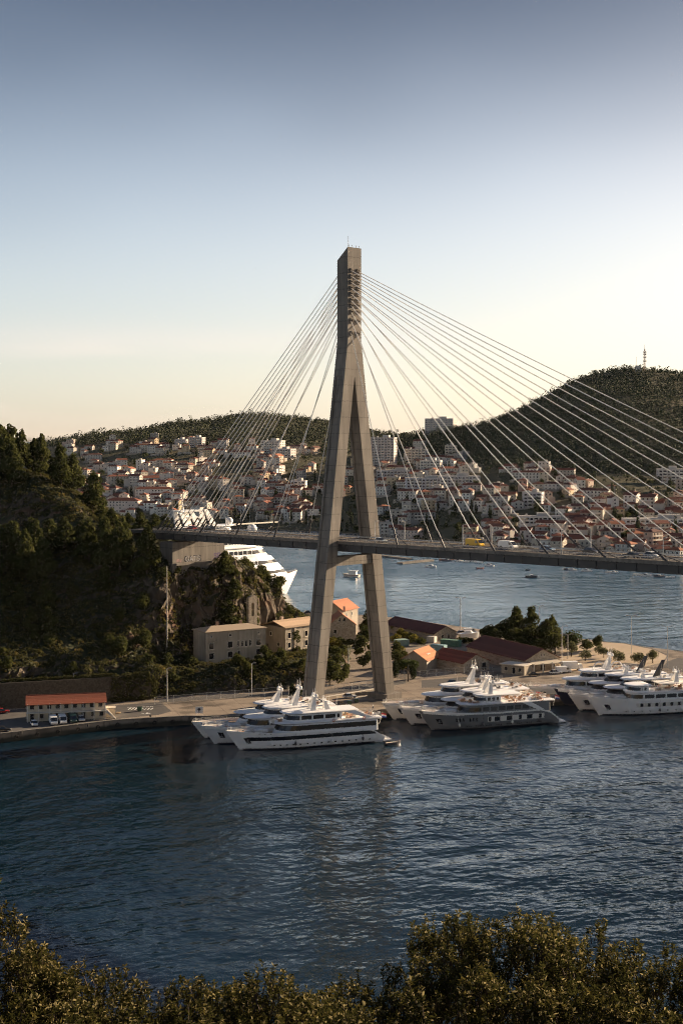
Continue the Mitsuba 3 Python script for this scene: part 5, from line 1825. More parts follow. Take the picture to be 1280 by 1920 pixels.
    def foredeck(self, z):
        m = MB((.70, .69, .67))
        x = self.L * .86
        m.box([x, 0, z + .35], [1.6, 1.2, .7]).tube([x - 2, -1, z], [x - 2, -1, z + .6], .25, k=8).tube([x - 2, 1, z], [x - 2, 1, z + .6], .25, k=8)
        m.tube([self.L * .965, 0, z - .2], [self.L * .965, 0, z + 2.2], .07, .05, 6)
        m.box([self.L * .78, self.B * .12, z + .45], [3.4, 1.1, .7], .1).box([self.L * .78, -self.B * .16, z + .3], [2.2, .9, .6])
        self.add('winch', m, 'paint')

    def platform(self, z=.55, l=2.6):
        m = MB((.70, .69, .67)).box([-l / 2 + .3, 0, z - .2], [l, self.B * .82, .4])
        self.add('swim_platform', m, 'paint')
        m = MB((.6, .58, .55))
        for s in (-1, 1):
            for k in range(4):
                m.box([.8 + .45 * k, s * self.B * .3, z + .3 + .32 * k], [.5, 1.3, .18])
        self.add('stern_steps', m, 'paint')


def stern_head(stern, bow):
    s, b = np.array(stern, float), np.array(bow, float)
    return s, math.atan2(*(b - s)[::-1])


WHITE = (.76, .75, .735)
GR = (.15, .155, .16)


def cruiser(label, stern, bow, L, Bm, hullc=WHITE, style=0, group=None, mid=4.2, bowz=5.4, rings=False):
    """a small-ship cruiser: full hull, two long window decks, top deck and mast"""
    s, a = stern_head(stern, bow)
    y = Ship('motor_yacht', label, 'yacht', s, a, L, Bm, group)
    y.shape(mid, bowz, 1.5, rake=5.0)
    y.hull(hullc)
    y.bow_rail()
    y.anchor_pocket(.90, 2.6)
    y.platform()
    y.foredeck(bowz - 1.0)
    y.extras()
    if style == 0:        # two continuous black bands, swept brows
        y.band('window_band', 2.55, 3.55, .06, .90, rel=False)
        y.band('rubbing_strake', 1.5, 1.62, .06, .86, 'paint', WHITE, .12)
        y.holes('portholes', 1.15, [.1 + .045 * k for k in range(15)], .5, .32)
        y.holes('portholes', mid - .35, [.74 + .035 * k for k in range(6)], .3, .25, rel=True)
        y.tier(2.0, L * .70, Bm * .97, mid - .7, 6.6, 6, 1.6, (.44, .86), roof=(2.6, .15, 1.2, .55), gx=2.6)
        y.tier(L * .27, L * .635, Bm * .74, 7.1, 9.1, 4, 1.4, (.22, .74), roof=(2.2, .5, 4.6, .45), mull=4)
        y.add('arch', MB(WHITE).hexa(np.array([[L * .07, -Bm * .46, 7.1], [L * .12, -Bm * .46, 7.1], [L * .07, -Bm * .42, 7.1], [L * .12, -Bm * .42, 7.1], [L * .19, -Bm * .42, 9.2], [L * .27, -Bm * .42, 9.2], [L * .19, -Bm * .36, 9.2], [L * .27, -Bm * .36, 9.2]]))
              .hexa(np.array([[L * .07, Bm * .42, 7.1], [L * .12, Bm * .42, 7.1], [L * .07, Bm * .46, 7.1], [L * .12, Bm * .46, 7.1], [L * .19, Bm * .36, 9.2], [L * .27, Bm * .36, 9.2], [L * .19, Bm * .42, 9.2], [L * .27, Bm * .42, 9.2]])), 'paint')
        y.mast(L * .46, 9.5, 5.2)
        y.mast(L * .36, 9.5, 3.4, .1, domes=False, wide=1.0)
        y.furniture(1.0, L * .25, Bm * .7, 7.15, 16)
        y.furniture(L * .66, L * .72, Bm * .5, 7.15, 5)
        y.rail([(1.2, -Bm * .46, 7.15), (L * .25, -Bm * .47, 7.15)])
        y.rail([(1.2, Bm * .46, 7.15), (1.2, -Bm * .46, 7.15)])
        y.rail([(1.2, Bm * .46, 7.15), (L * .25, Bm * .47, 7.15)])
    elif style == 1:      # side windows in groups, open teak top deck
        y.holes('portholes', 1.0, [.14 + .075 * (k // 3) + .016 * (k % 3) for k in range(24)], .35, .28)
        y.holes('cabin_windows', 2.9, [.62, .645, .67, .72, .745, .77], .45, 1.0)
        y.band('recess', 2.0, 3.5, .12, .54, 'matte', (.62, .60, .56), .03)
        y.holes('cabin_windows', 2.75, [.15, .22, .24, .30, .37, .39, .46, .48, .525], .9, 1.3, off=.07)
        y.tier(3.0, L * .72, Bm * .95, mid - .7, 6.9, 6, 1.2, (.40, .80), roof=(1.4, .1, 1.6, .35), gx=9, mull=7, col=hullc if style == 1 and hullc != WHITE else WHITE)
        y.add('slanted_strut', MB(WHITE).hexa(np.array([[L * .12, Bm * .485, mid], [L * .17, Bm * .485, mid], [L * .12, Bm * .5, mid], [L * .17, Bm * .5, mid], [L * .22, Bm * .485, 7.0], [L * .29, Bm * .485, 7.0], [L * .22, Bm * .5, 7.0], [L * .29, Bm * .5, 7.0]])), 'paint')
        y.tier(L * .42, L * .60, Bm * .62, 7.25, 9.2, 3, 1.0, (.25, .75), roof=(1.0, .4, 6.5, .3), mull=3)
        y.mast(L * .50, 9.5, 4.6)
        y.furniture(2, L * .36, Bm * .75, 7.3, 26, ((.30, .17, .10), (.36, .22, .14), (.5, .34, .22), (.6, .57, .5)))
        y.furniture(L * .60, L * .70, Bm * .6, 7.3, 8, ((.30, .17, .10), (.36, .22, .14)))
        for s_ in (-1, 1):
            y.rail([(1.5, s_ * Bm * .46, 7.25), (L * .62, s_ * Bm * .465, 7.25)])
    elif style == 2:      # white passenger yacht with rows of square windows
        y.holes('portholes', 1.2, [.12 + .06 * k for k in range(12)], .4, .3)
        y.band('recess', 2.5, 3.7, .06, .70, 'matte', (.60, .57, .52), .03)
        y.holes('cabin_windows', 3.1, [.09 + .052 * k for k in range(12)], .95, 1.05, off=.07)
        y.tier(2.0, L * .74, Bm * .96, mid - .7, 6.7, 4.5, .8, (.42, .82), roof=(.8, .1, .6, .3), gx=4, mull=8)
        y.tier(L * .60, L * .73, Bm * .8, 7.0, 8.7, 3.5, .8, (.25, .8), roof=(1.2, .3, 1.0, .35), mull=2)
        y.add('awning', MB((.74, .70, .62)).hexa(np.array([[L * .14, -Bm * .38, 9.0], [L * .52, -Bm * .38, 9.0], [L * .14, Bm * .38, 9.0], [L * .52, Bm * .38, 9.0], [L * .14, -Bm * .36, 9.15], [L * .52, -Bm * .36, 9.15], [L * .14, Bm * .36, 9.15], [L * .52, Bm * .36, 9.15]])), 'matte')
        m = MB(WHITE)
        for x in (.16, .33, .50):
            for s_ in (-1, 1):
                m.tube([L * x, s_ * Bm * .36, 7], [L * x, s_ * Bm * .36, 9.0], .07, k=5)
        y.add('awning_post', m, 'paint', kind='stuff')
        y.mast(L * .40, 9.1, 4.2, domes=True)
        y.furniture(2, L * .55, Bm * .75, 7.05, 30)
        for s_ in (-1, 1):
            y.rail([(1.5, s_ * Bm * .46, 7.0), (L * .6, s_ * Bm * .465, 7.0)])
    elif style == 3:      # sporty: black glass wheelhouse, black fin
        y.band('window_band', 2.7, 3.5, .10, .62, off=.05)
        y.holes('portholes', 1.2, [.16 + .06 * k for k in range(10)], .6, .3)
        y.tier(2.5, L * .72, Bm * .92, mid - .7, 6.5, 7, 2.2, (.50, .92), roof=(2.4, .2, 1.0, .5), gx=2.6)
        y.tier(L * .20, L * .60, Bm * .74, 7.0, 8.9, 6, 2.0, (.1, .9), roof=(1.8, .45, 3.5, .45), mull=0)
        y.fin(L * .34, 9.3, 5.2)
        y.mast(L * .44, 9.3, 2.6, domes=True, wide=.9)
        y.furniture(1.2, L * .18, Bm * .7, 7.05, 12)
        y.furniture(L * .16, L * .36, Bm * .5, 9.4, 6)
        for s_ in (-1, 1):
            y.rail([(1.5, s_ * Bm * .44, 7.0), (L * .2, s_ * Bm * .45, 7.0)])
    elif style == 5:      # low and sleek: long swept roof, black glass, small mast
        y.band('window_band', 2.7, 3.5, .08, .70, off=.05)
        y.holes('portholes', 1.2, [.14 + .07 * k for k in range(9)], .6, .3)
        y.tier(2.2, L * .68, Bm * .95, mid - .7, 6.4, 8, 2.4, (.50, .90), roof=(3.0, .2, .8, .5), gx=2.4)
        y.tier(L * .14, L * .54, Bm * .76, 6.9, 8.7, 5, 1.8, (.2, .85), roof=(2.2, .6, 3.0, .4), mull=3)
        y.mast(L * .40, 9.1, 4.4, -.45)
        y.furniture(1.2, L * .13, Bm * .7, 7.0, 12)
        y.furniture(L * .12, L * .30, Bm * .6, 9.2, 8)
        for s_ in (-1, 1):
            y.rail([(1.5, s_ * Bm * .44, 7.0), (L * .14, s_ * Bm * .45, 7.0)])
    else:                 # big mast arch, layered white roofs
        y.band('window_band', 2.8, 3.4, .12, .66, off=.05)
        y.holes('portholes', 1.2, [.16 + .06 * k for k in range(10)], .5, .3)
        y.tier(2.5, L * .70, Bm * .94, mid - .7, 6.6, 6, 1.4, (.46, .88), roof=(2.0, .15, .8, .5), gx=2.8, mull=6)
        y.tier(L * .16, L * .58, Bm * .78, 7.1, 9.0, 5, 1.4, (.25, .80), roof=(1.6, .5, 2.5, .45), mull=5)
        y.mast(L * .38, 9.4, 6.4, -.32)
        m = MB(WHITE)
        for x0 in (.30, .44):
            q = [np.array([L * x0 + 2.2 * math.cos(t), Bm * .2, 9.4 + 2.6 * math.sin(t)]) for t in np.linspace(0, math.pi, 9)]
            m.path(q, .16, 6)
        if rings:
            y.add('arch', m, 'paint')
        y.furniture(1.2, L * .15, Bm * .7, 7.1, 12)
        y.furniture(L * .16, L * .32, Bm * .6, 9.5, 12)
        for s_ in (-1, 1):
            y.rail([(1.5, s_ * Bm * .44, 7.1), (L * .16, s_ * Bm * .45, 7.1)])
            y.rail([(L * .10, s_ * Bm * .38, 9.45), (L * .3, s_ * Bm * .38, 9.45)])
    return y


def berth(pbow, pstern, zb, off):
    return px(*pstern), px(*pbow)


dl = np.array([-.941, -.338])                         # heading of the left and middle rafts
nl = np.array([-.338, .941])                          # away from the camera
s0 = px(722, 0, 1392)
W0 = 8.6
b_0 = s0 + nl * (W0 / 2) * 1.0
cruiser('white yacht with two long black window bands, nearest of the left raft', b_0, b_0 + dl, 44.5, W0, WHITE, 0)
b_1 = b_0 + nl * 9.4 + dl * 6.5
cruiser('white yacht with swept brow, middle one of the left raft', b_1, b_1 + dl, 42.5, 8.0, (.60, .605, .61), 4)
b_2 = b_1 + nl * 8.6 + dl * 3.0
cruiser('white yacht with black glass upper deck, against the quay in the left raft', b_2, b_2 + dl, 40, 7.6, (.70, .69, .66), 5, bowz=4.8)
s0 = px(1050, 0, 1357)
b_0 = s0 + nl * 4.3
cruiser('grey hulled yacht with brown teak top deck, nearest of the middle raft', b_0, b_0 + dl, 43.5, 8.6, GR, 1, mid=4.6, bowz=5.8)
b_1 = b_0 + nl * 9.2 + dl * 1.5
cruiser('white yacht second in the middle raft, behind the grey one', b_1, b_1 + dl, 44.5, 8.2, (.55, .555, .56), 5)
b_2 = b_1 + nl * 8.8 + dl * .5
cruiser('white yacht third in the middle raft with a tall white mast', b_2, b_2 + dl, 46, 8.0, (.66, .63, .58), 4)
dr2 = np.array([-.968, -.25])
nr2 = np.array([-.25, .968])
b0 = px(1130, 0, 1346) + nr2 * 1.0 - dr2 * -3.5
b_0 = b0 - dr2 * 48 + nr2 * 3
cruiser('white passenger yacht with rows of square windows, nearest of the right raft', b_0, b_0 + dr2, 48, 8.4, WHITE, 2, mid=4.6, bowz=5.8)
b_1 = b_0 + nr2 * 8.6 + dr2 * 6.5
cruiser('white yacht with black fin funnel, second of the right raft', b_1, b_1 + dr2, 44, 8.2, (.64, .64, .635), 3)
b_2 = b_1 + nr2 * 8.6 + dr2 * 2.0
cruiser('navy blue hulled yacht with black fin, third of the right raft', b_2, b_2 + dr2, 43, 7.8, (.018, .022, .04), 3)
b_3 = b_2 + nr2 * 8.4 + dr2 * 5.0
cruiser('white yacht with twin arches on its roof, innermost of the right raft', b_3, b_3 + dr2, 44, 7.8, (.68, .66, .61), 4, rings=True)

# the cruise ship behind the bluff
sb_, ha = (-24.0 - 112 * .70, 777 - 112 * .714), math.atan2(.714, .70)
cs = Ship('cruise_ship', 'big white cruise ship with raked dark windows behind the rock bluff and the bridge', 'ship', sb_, ha, 112, 19)
cs.shape(9.5, 12.5, 8.0, rake=9, full=.66)
cs.hull((.72, .69, .65))
cs.bow_rail(.86, 1.1)
cs.tier(4, 106, 17.5, 8.5, 16.5, 26, 9, (.52, .72), mull=0, name='lower_superstructure', gx=10)
cs.tier(4, 97, 17, 16.5, 22.0, 22, 7, (.30, .62), mull=26, name='upper_superstructure', gx=10)
cs.tier(4, 88, 16.5, 22.0, 27.2, 17, 5, (.35, .72), mull=20, name='bridge_deck', gx=10, roof=(2, .6, 2, .6))
cs.tier(8, 79, 14, 27.8, 33.0, 12, 4, (.3, .7), mull=16, name='sun_deck_house', roof=(3, 1.2, 3, .6), gx=10)
cs.tier(12, 64, 11, 33.6, 39.0, 6, 3, (.3, .6), mull=8, name='funnel_house', roof=(6, .8, 1, .5), gx=14)
m = MB((.78, .76, .72))
for x in (32, 39, 49):
    for s in (-1, 1):
        m.hexa(np.array([[x - 2, s * 4 - .5, 39], [x + 2, s * 4 - .5, 39], [x - 2, s * 4 + .5, 39], [x + 2, s * 4 + .5, 39], [x - 5, s * 2 - .4, 48], [x - 3, s * 2 - .4, 48], [x - 5, s * 2 + .4, 48], [x - 3, s * 2 + .4, 48]]))
m.box([34, 0, 47.5], [12, 6, .8]).box([38, 0, 44], [10, 7, .6])
m.tube([32, 0, 48], [31, 0, 54], .4, .2, 6).box([32, 0, 50.5], [.8, 5, .4])
cs.add('funnel_mast', m, 'paint')
cs.add('boom', MB((.74, .68, .55)).box([78, -3, 39.5], [34, .7, .7]), 'paint')
st_ = MB((.75, .50, .03))
for k in range(8):
    a_ = k * math.pi / 4
    st_.add([[43 + .5 * math.cos(a_ - .4), -5.75, 36.2 + .5 * math.sin(a_ - .4)], [43 + 1.6 * math.cos(a_), -5.75, 36.2 + 1.6 * math.sin(a_)], [43 + .5 * math.cos(a_ + .4), -5.75, 36.2 + .5 * math.sin(a_ + .4)], [43, -5.75, 36.2]], [[0, 1, 2], [0, 2, 3]])
cs.add('sun_emblem', st_, 'paint', label='yellow sun emblem on the funnel house')
for x, z, r in ((76, 36.6, 2.6), (60, 41.5, 2.0)):
    cs.add('satellite_dome', MB((.78, .76, .73)).ball([x, -3, z], r, 2).tube([x, -3, z - 6], [x, -3, z - r * .6], r * .4, k=8), 'paint', True)


# small boats on the water
def small_boat(label, p, L, kind, rz, col=(.74, .73, .70)):
    s, a = np.array(p), rz
    b = Ship('small_boat' if kind != 'sail' else 'sailing_boat', label, 'boat', s, a, L, L * .32)
    h = .11 * L + .2
    b.shape(h, h * 1.35, h * .9, rake=L * .1, full=.45)
    ts = np.linspace(0, 1, 10)
    m = MB(col)
    for sg in (1, -1):
        g = np.array([[b.S(t, -.5 + (b.sheer(t) + .5) * f, sg) for f in (0, .4, 1)] for t in ts])
        f = grid_faces(10, 3)
        m.add(g.reshape(-1, 3), f if sg < 0 else f[:, ::-1])
    l, r = np.array([b.S(t, b.sheer(t) - .15, 1) for t in ts]), np.array([b.S(t, b.sheer(t) - .15, -1) for t in ts])
    m.add(np.vstack([l, r]), [[i + 10, i + 11, i + 1, i] for i in range(9)], (.55, .5, .42))
    m.add([b.S(0, -.5, 1), b.S(0, h * .85, 1), b.S(0, h * .85, -1), b.S(0, -.5, -1)], [[0, 1, 2, 3]])
    b.add('hull', m, 'paint')
    if kind == 'motor':
        b.add('cabin', MB((.70, .69, .66)).prism(b.outline(L * .32, L * .72, L * .22, L * .2), h - .2, h + L * .10, b.outline(L * .34, L * .62, L * .19, L * .15)), 'paint')
        b.add('windscreen', MB((.02, .02, .025)).prism(b.outline(L * .36, L * .73, L * .225, L * .2), h + L * .01, h + L * .07, b.outline(L * .38, L * .66, L * .20, L * .16)), 'dark_glass')
    elif kind == 'tour':
        b.add('wheelhouse', MB((.70, .66, .58)).box([L * .38, 0, h + .9], [L * .4, L * .22, 2.0]), 'paint')
        b.add('awning', MB((.72, .70, .66)).box([L * .36, 0, h + 2.1], [L * .5, L * .28, .15]), 'paint')
        b.add('strake', MB((.30, .10, .05)).prism(b.outline(.3, L * .9, L * .335, L * .4), h * .55, h * .75), 'paint')
        b.add('mast', MB((.5, .4, .3)).tube([L * .7, 0, h], [L * .7, 0, h + 4], .1, .06, 6), 'paint')
    elif kind == 'sail':
        b.add('cabin', MB((.70, .69, .66)).prism(b.outline(L * .3, L * .62, L * .2, L * .2), h - .2, h + .5), 'paint')
        b.add('mast', MB((.70, .69, .66)).tube([L * .52, 0, h], [L * .52, 0, h + L * 1.25], .12, .09, 6).tube([L * .1, 0, h + 1.4], [L * .52, 0, h + 1.5], .12, k=5).box([L * .52, 0, h + L * .75], [.1, 1.6, .1]), 'paint')
    else:
        b.add('thwart', MB((.4, .3, .2)).box([L * .4, 0, h * .7], [.4, L * .26, .1]).box([L * .62, 0, h * .7], [.4, L * .2, .1]), 'matte')
        b.add('outboard', MB((.05, .05, .06)).box([-.15, 0, h * .9], [.4, .35, .9]), 'paint')


for (x, y, L, kd, rz, lab, col) in ((818, 1064, 7.5, 'motor', 2.9, 'white motor boat on the channel just right of the floating pier', (.74, .73, .70)), (893, 1067, 5.0, 'open', .2, 'small open boat with red trim below the moored row', (.55, .25, .2)), (926, 1062, 6.5, 'motor', 2.8, 'white motor boat under the deck right of centre', (.74, .73, .70)),
                                (984, 1083, 7.5, 'motor', -.2, 'dark hulled cabin boat alone on the channel at right', (.08, .08, .09)), (986, 1070, 3.0, 'open', .3, 'tiny dark dinghy behind the dark hulled cabin boat', (.05, .05, .06)), (674, 1082, 11.5, 'tour', 2.7, 'wooden tour boat with pale awning between the pylon legs', (.66, .60, .5))):
    small_boat(lab, px(x, 0, y), L, kd, rz, col)
for k, (x, y, L, kd) in enumerate(((838, 1051, 6, 'open'), (847, 1052, 7, 'motor'), (858, 1050, 6, 'open'), (868, 1053, 6.5, 'motor'), (880, 1055, 6, 'open'), (893, 1053, 8, 'motor'), (905, 1056, 6, 'open'))):
    small_boat(['first', 'second', 'third', 'fourth', 'fifth', 'sixth', 'seventh'][k] + ' from left of the moored boats just under the deck', px(x, 0, y), L, kd, 2.9 + .1 * (k % 3), rnd.choice([(.7, .68, .64), (.15, .15, .17), (.4, .2, .15), (.7, .68, .64)]))
for k, (x, y, L, kd) in enumerate(((1074, 1069, 6, 'open'), (1082, 1070, 6, 'motor'), (1110, 1072, 7, 'motor'), (1152, 1074, 6, 'open'), (1160, 1075, 6, 'motor'), (1205, 1079, 6, 'open'), (1222, 1081, 7, 'motor'), (1246, 1082, 7, 'motor'), (1265, 1084, 6, 'open'))):
    small_boat(['first', 'second', 'third', 'fourth', 'fifth', 'sixth', 'seventh', 'eighth', 'ninth'][k] + ' from left of the small boats along the deck edge at right', px(x, 0, y), L, kd, 3.0, rnd.choice([(.7, .68, .64), (.7, .68, .64), (.12, .12, .14)]))
for k, x in enumerate((448, 462, 476, 487, 498, 506, 519, 528, 541, 552, 563, 572, 585)):
    q = px(x, 0, 989 + (k % 3) * 2)
    small_boat(ORD[k] + ' sailing boat from left in the marina beyond the bridge', q, rnd.uniform(9, 13), 'sail', rnd.uniform(.9, 1.5))
fpi = thing('floating_pier', 'pale floating concrete pier on the channel right of the pylon', 'pier')
q0, q1 = px(749, .6, 1056), px(808, .6, 1050)
part(fpi, 'pontoon', MB().box([*(q0 + q1) / 2, .2], [float(np.linalg.norm(q1 - q0)), 5, 1.6], math.atan2(*(q1 - q0)[::-1])), 'concrete')
pr = MB((.5, .47, .42))
for t in np.linspace(.05, .95, 8):
    q = q0 + (q1 - q0) * t
    pr.tube([*q, .9], [*q, 1.7], .25, k=6)
part(fpi, 'bollard', pr, 'matte', kind='stuff')
fpi = thing('floating_pier', 'second floating pier close against the right pylon leg', 'pier')
q0, q1 = px(700, .6, 1040), px(768, .6, 1048)
part(fpi, 'pontoon', MB().box([*(q0 + q1) / 2, .2], [float(np.linalg.norm(q1 - q0)), 4, 1.6], math.atan2(*(q1 - q0)[::-1])), 'concrete')

# tender at the stern of the nearest left yacht, and fenders
small_boat('black inflatable tender at the stern of the nearest left yacht', px(722, 0, 1398), 5.0, 'open', .5, (.04, .04, .045))
# ------------------------------------------------------------------ vehicles
def vehicle(label, kind, p, z, rz, col, cat=None):
    key = thing({'car': 'car', 'van': 'van', 'truck': 'truck', 'bus': 'bus', 'suv': 'car'}[kind], label, cat or {'suv': 'car'}.get(kind, kind))
    loc = (p[0], p[1], z)
    L, W = {'car': (4.3, 1.75), 'suv': (4.6, 1.85), 'van': (5.6, 2.0), 'truck': (7.2, 2.3), 'bus': (11.5, 2.5)}[kind]

    def add(nm, m, mt, sm=False):
        return part(key, nm, put_local(MB(), m, rz, loc), mt, sm)

    def prof(pts, w0, w1=None):
        pts = np.array(pts, float)
        w1 = w0 if w1 is None else w1
        hh = (pts[:, 1] - pts[:, 1].min()) / max(1e-6, np.ptp(pts[:, 1]))
        w = w0 + (w1 - w0) * hh
        return [np.column_stack([pts[:, 0], -w / 2, pts[:, 1]]), np.column_stack([pts[:, 0], w / 2, pts[:, 1]])][::-1]
    x = L / 2
    if kind in ('car', 'suv'):
        t = 1.45 if kind == 'car' else 1.72
        bl = .82 if kind == 'car' else .98
        body = [(-x, .35), (x * .97, .33), (x, .55), (x * .93, .74), (x * .40, bl), (-x * .80, bl), (-x, .78)]
        cab = [(x * .42, bl - .02), (x * .08, t), (-x * .52, t), (-x * .88, bl - .02)]
        add('body', MB(col).loft(prof(body, W)).loft(prof([(x * .12, t - .06), (x * .08, t + .02), (-x * .52, t + .02), (-x * .56, t - .06)], W * .80)), 'paint', 40)
        add('window', MB((.02, .02, .024)).loft(prof(cab, W * .96, W * .78)), 'dark_glass')
    elif kind == 'van':
        t = 2.25
        body = [(-x, .4), (x * .97, .38), (x, .8), (x * .86, 1.12), (x * .52, t - .15), (x * .40, t), (-x * .97, t), (-x, t - .1)]
        add('body', MB(col).loft(prof(body, W, W * .92)), 'paint', 40)
        add('windscreen', MB((.02, .02, .024)).loft(prof([(x * .835, 1.2), (x * .86, 1.2), (x * .575, t - .22), (x * .55, t - .22)], W * .86, W * .82)), 'dark_glass')
        add('window', MB((.02, .02, .024)).loft(prof([(x * .30, 1.22), (x * .72, 1.22), (x * .52, t - .3), (x * .30, t - .3)], W * 1.01, W * .96)), 'dark_glass')
    elif kind == 'truck':
        add('cab', MB(col).loft(prof([(x * .55, .5), (x, .5), (x, 1.5), (x * .92, 2.4), (x * .55, 2.4)], W * .95)), 'paint', 40)
        add('windscreen', MB((.02, .02, .024)).loft(prof([(x * .98, 1.5), (x * 1.005, 1.5), (x * .93, 2.2), (x * .9, 2.2)], W * .85)), 'dark_glass')
        add('box', MB((.72, .70, .66)).box([-x * .24, 0, 2.0], [L * .74, W, 2.5]), 'paint')
    else:
        add('body', MB(col).loft(prof([(-x, .4), (x, .4), (x, 2.4), (x * .97, 3.0), (-x * .98, 3.0), (-x, 2.8)], W)), 'paint', 40)
        m = MB((.02, .02, .024))
        for k in range(7):
            for s in (-1, 1):
                m.box([-x * .85 + k * L * .13, s * W / 2, 2.05], [L * .115, .06, .95])
        add('window', m.box([x, 0, 1.9], [.06, W * .86, 1.3]), 'dark_glass')
    r = .33 if kind in ('car', 'suv') else .42
    for xx in (-x * .62, x * .64):
        for s in (-1, 1):
            add('wheel', MB((.02, .02, .02)).tube([xx, s * (W / 2 - .2), r], [xx, s * (W / 2 + .02), r], r, k=12).tube([xx, s * (W / 2 + .02), r], [xx, s * (W / 2 + .03), r], r * .55, k=8, col=(.4, .4, .4)), 'paint')
    for s in (-1, 1):
        add('headlight', MB((.75, .75, .72)).box([x * .955, s * W * .36, .62 if kind in ('car', 'suv') else .85], [.22, .3, .16]), 'paint')
    return key


BA = math.atan2(BD[1], BD[0])
for (x, v, kd, col, fl, lab) in ((890, 1.6, 'van', (.62, .37, .02), 0, 'bright yellow van driving on the bridge right of the pylon'), (713, -1.8, 'car', (.36, .44, .50), 0, 'pale blue car on the bridge beside the right pylon leg'), (952, 1.8, 'van', (.70, .69, .66), 0, 'white van behind the yellow van on the bridge'),
                                (1026, 1.8, 'car', (.12, .20, .30), 0, 'blue car at the foot of a stay cable on the bridge'), (1108, 1.8, 'suv', (.03, .03, .035), 0, 'black car on the bridge near the right stays'), (1222, 1.8, 'car', (.55, .58, .60), 0, 'silver car at the right end of the bridge view'),
                                (358, 1.8, 'car', (.28, .02, .02), 1, 'red car on the bridge among the back stays'), (392, 1.8, 'suv', (.02, .02, .022), 1, 'black car on the bridge right of the red one'), (1183, -1.8, 'car', (.02, .02, .025), 1, 'dark car half hidden by the railing at right')):
    u = u_for(x, v)
    vehicle(lab, kd, B(u, v, 0)[:2], zd(u) + .01, BA + math.pi * fl, col)
for k, (x, y, kd, col, lab) in enumerate(((64, 1361, 'car', (.62, .62, .60), 'white car in front of the red roofed office, leftmost of the row'), (100, 1358, 'van', (.72, .71, .68), 'white van left of the second white van by the office'), (117, 1356, 'van', (.70, .69, .66), 'second white van from the left by the office'),
                                       (136, 1354, 'van', (.02, .06, .055), 'dark green van parked before the office'), (152, 1352, 'car', (.60, .60, .59), 'white car right of the dark green van'))):
    vehicle(lab, kd, px(x, QZ, y), QZ + .03, -1.25, col)
for (x, y, kd, rz, col, lab) in ((6, 1372, 'car', .2, (.02, .02, .022), 'black car at the left picture edge on the quay'), (4, 1338, 'car', .3, (.30, .02, .02), 'red car at the left picture edge behind the road'),
                                 (880, 1188, 'van', .3, (.72, .71, .68), 'white van on the promenade behind the warehouse'), (866, 1190, 'suv', .3, (.25, .26, .28), 'grey car left of the white promenade van'),
                                 (1001, 1268, 'car', .1, (.02, .02, .022), 'black car parked at the porch of the long hall'), (1041, 1264, 'car', .1, (.70, .69, .66), 'white car between the porch and the white van'), (1056, 1262, 'van', .2, (.72, .71, .68), 'white van beside the white car near the yachts'),
                                 (1072, 1258, 'truck', .1, (.72, .71, .68), 'white box lorry parked behind the yachts'), (578, 1152, 'suv', .2, (.015, .015, .018), 'black car on the far promenade left of the pylon leg'), (836, 1252, 'car', .8, (.3, .3, .32), 'grey car parked in the workshop yard'),
                                 (846, 1246, 'car', .9, (.68, .67, .64), 'white car parked in the workshop yard'), (870, 1206, 'car', .3, (.02, .02, .022), 'black car by the bushes behind the workshop')):
    vehicle(lab, kd, px(x, QZ, y), QZ + .03, rz, col)
for (x, y, zz, col, kd, lab) in ((25, 1015, 46.9, (.66, .66, .64), 'car', 'white car on the hillside road, far left'), (60, 1013, 47.4, (.30, .02, .02), 'car', 'red car among the pines on the hillside road')):
    Y = (CAMH - zz) * FPX / (y - HORIZON)
    d = min(range(len(rc) - 1), key=lambda i: abs((rc[i][0] + rc[i + 1][0]) / 2 - (x - 640) / FPX * Y))
    X = (x - 640) / FPX * 527
    t = (X - rc[4][0]) / (rc[5][0] - rc[4][0]) if X < rc[4][0] else 0
    a_, b_ = np.array(rc[4]), np.array(rc[5])
    p_ = a_ + (b_ - a_) * max(0, t)
    vehicle(lab, kd, p_[:2], p_[2] + .02, math.radians(163), col)
# white boat on a trailer in the yard and on the promenade
for (x, y, L, rz, lab) in ((860, 1200, 9, .25, 'white motor boat laid up on the ground behind the workshop'), (1005, 1222, 8, -.4, 'white boat laid up behind the long hall roof')):
    q = px(x, QZ, y)
    b = Ship('laid_up_boat', lab, 'boat', q, rz, L, L * .32)
    b.loc = (q[0], q[1], QZ + 1.3)
    b.shape(1.3, 1.8, 1.2, rake=.9, full=.45)
    m = MB((.75, .74, .71))
    ts = np.linspace(0, 1, 10)
    for sg in (1, -1):
        g = np.array([[b.S(t, -.7 + (b.sheer(t) + .7) * f, sg) for f in (0, .4, 1)] for t in ts])
        f = grid_faces(10, 3)
        m.add(g.reshape(-1, 3), f if sg < 0 else f[:, ::-1])
    l, r = np.array([b.S(t, b.sheer(t), 1) for t in ts]), np.array([b.S(t, b.sheer(t), -1) for t in ts])
    m.add(np.vstack([l, r]), [[i + 10, i + 11, i + 1, i] for i in range(9)])
    b.add('hull', m, 'paint')
    b.add('cabin', MB((.75, .74, .71)).prism(b.outline(L * .25, L * .7, L * .22, L * .2), 1.1, 2.4, b.outline(L * .28, L * .58, L * .18, L * .15)), 'paint')
    b.add('cradle', MB((.2, .2, .2)).box([L * .3, 0, -.85], [.3, 2, .9]).box([L * .65, 0, -.85], [.3, 1.6, .9]), 'matte', kind='stuff')

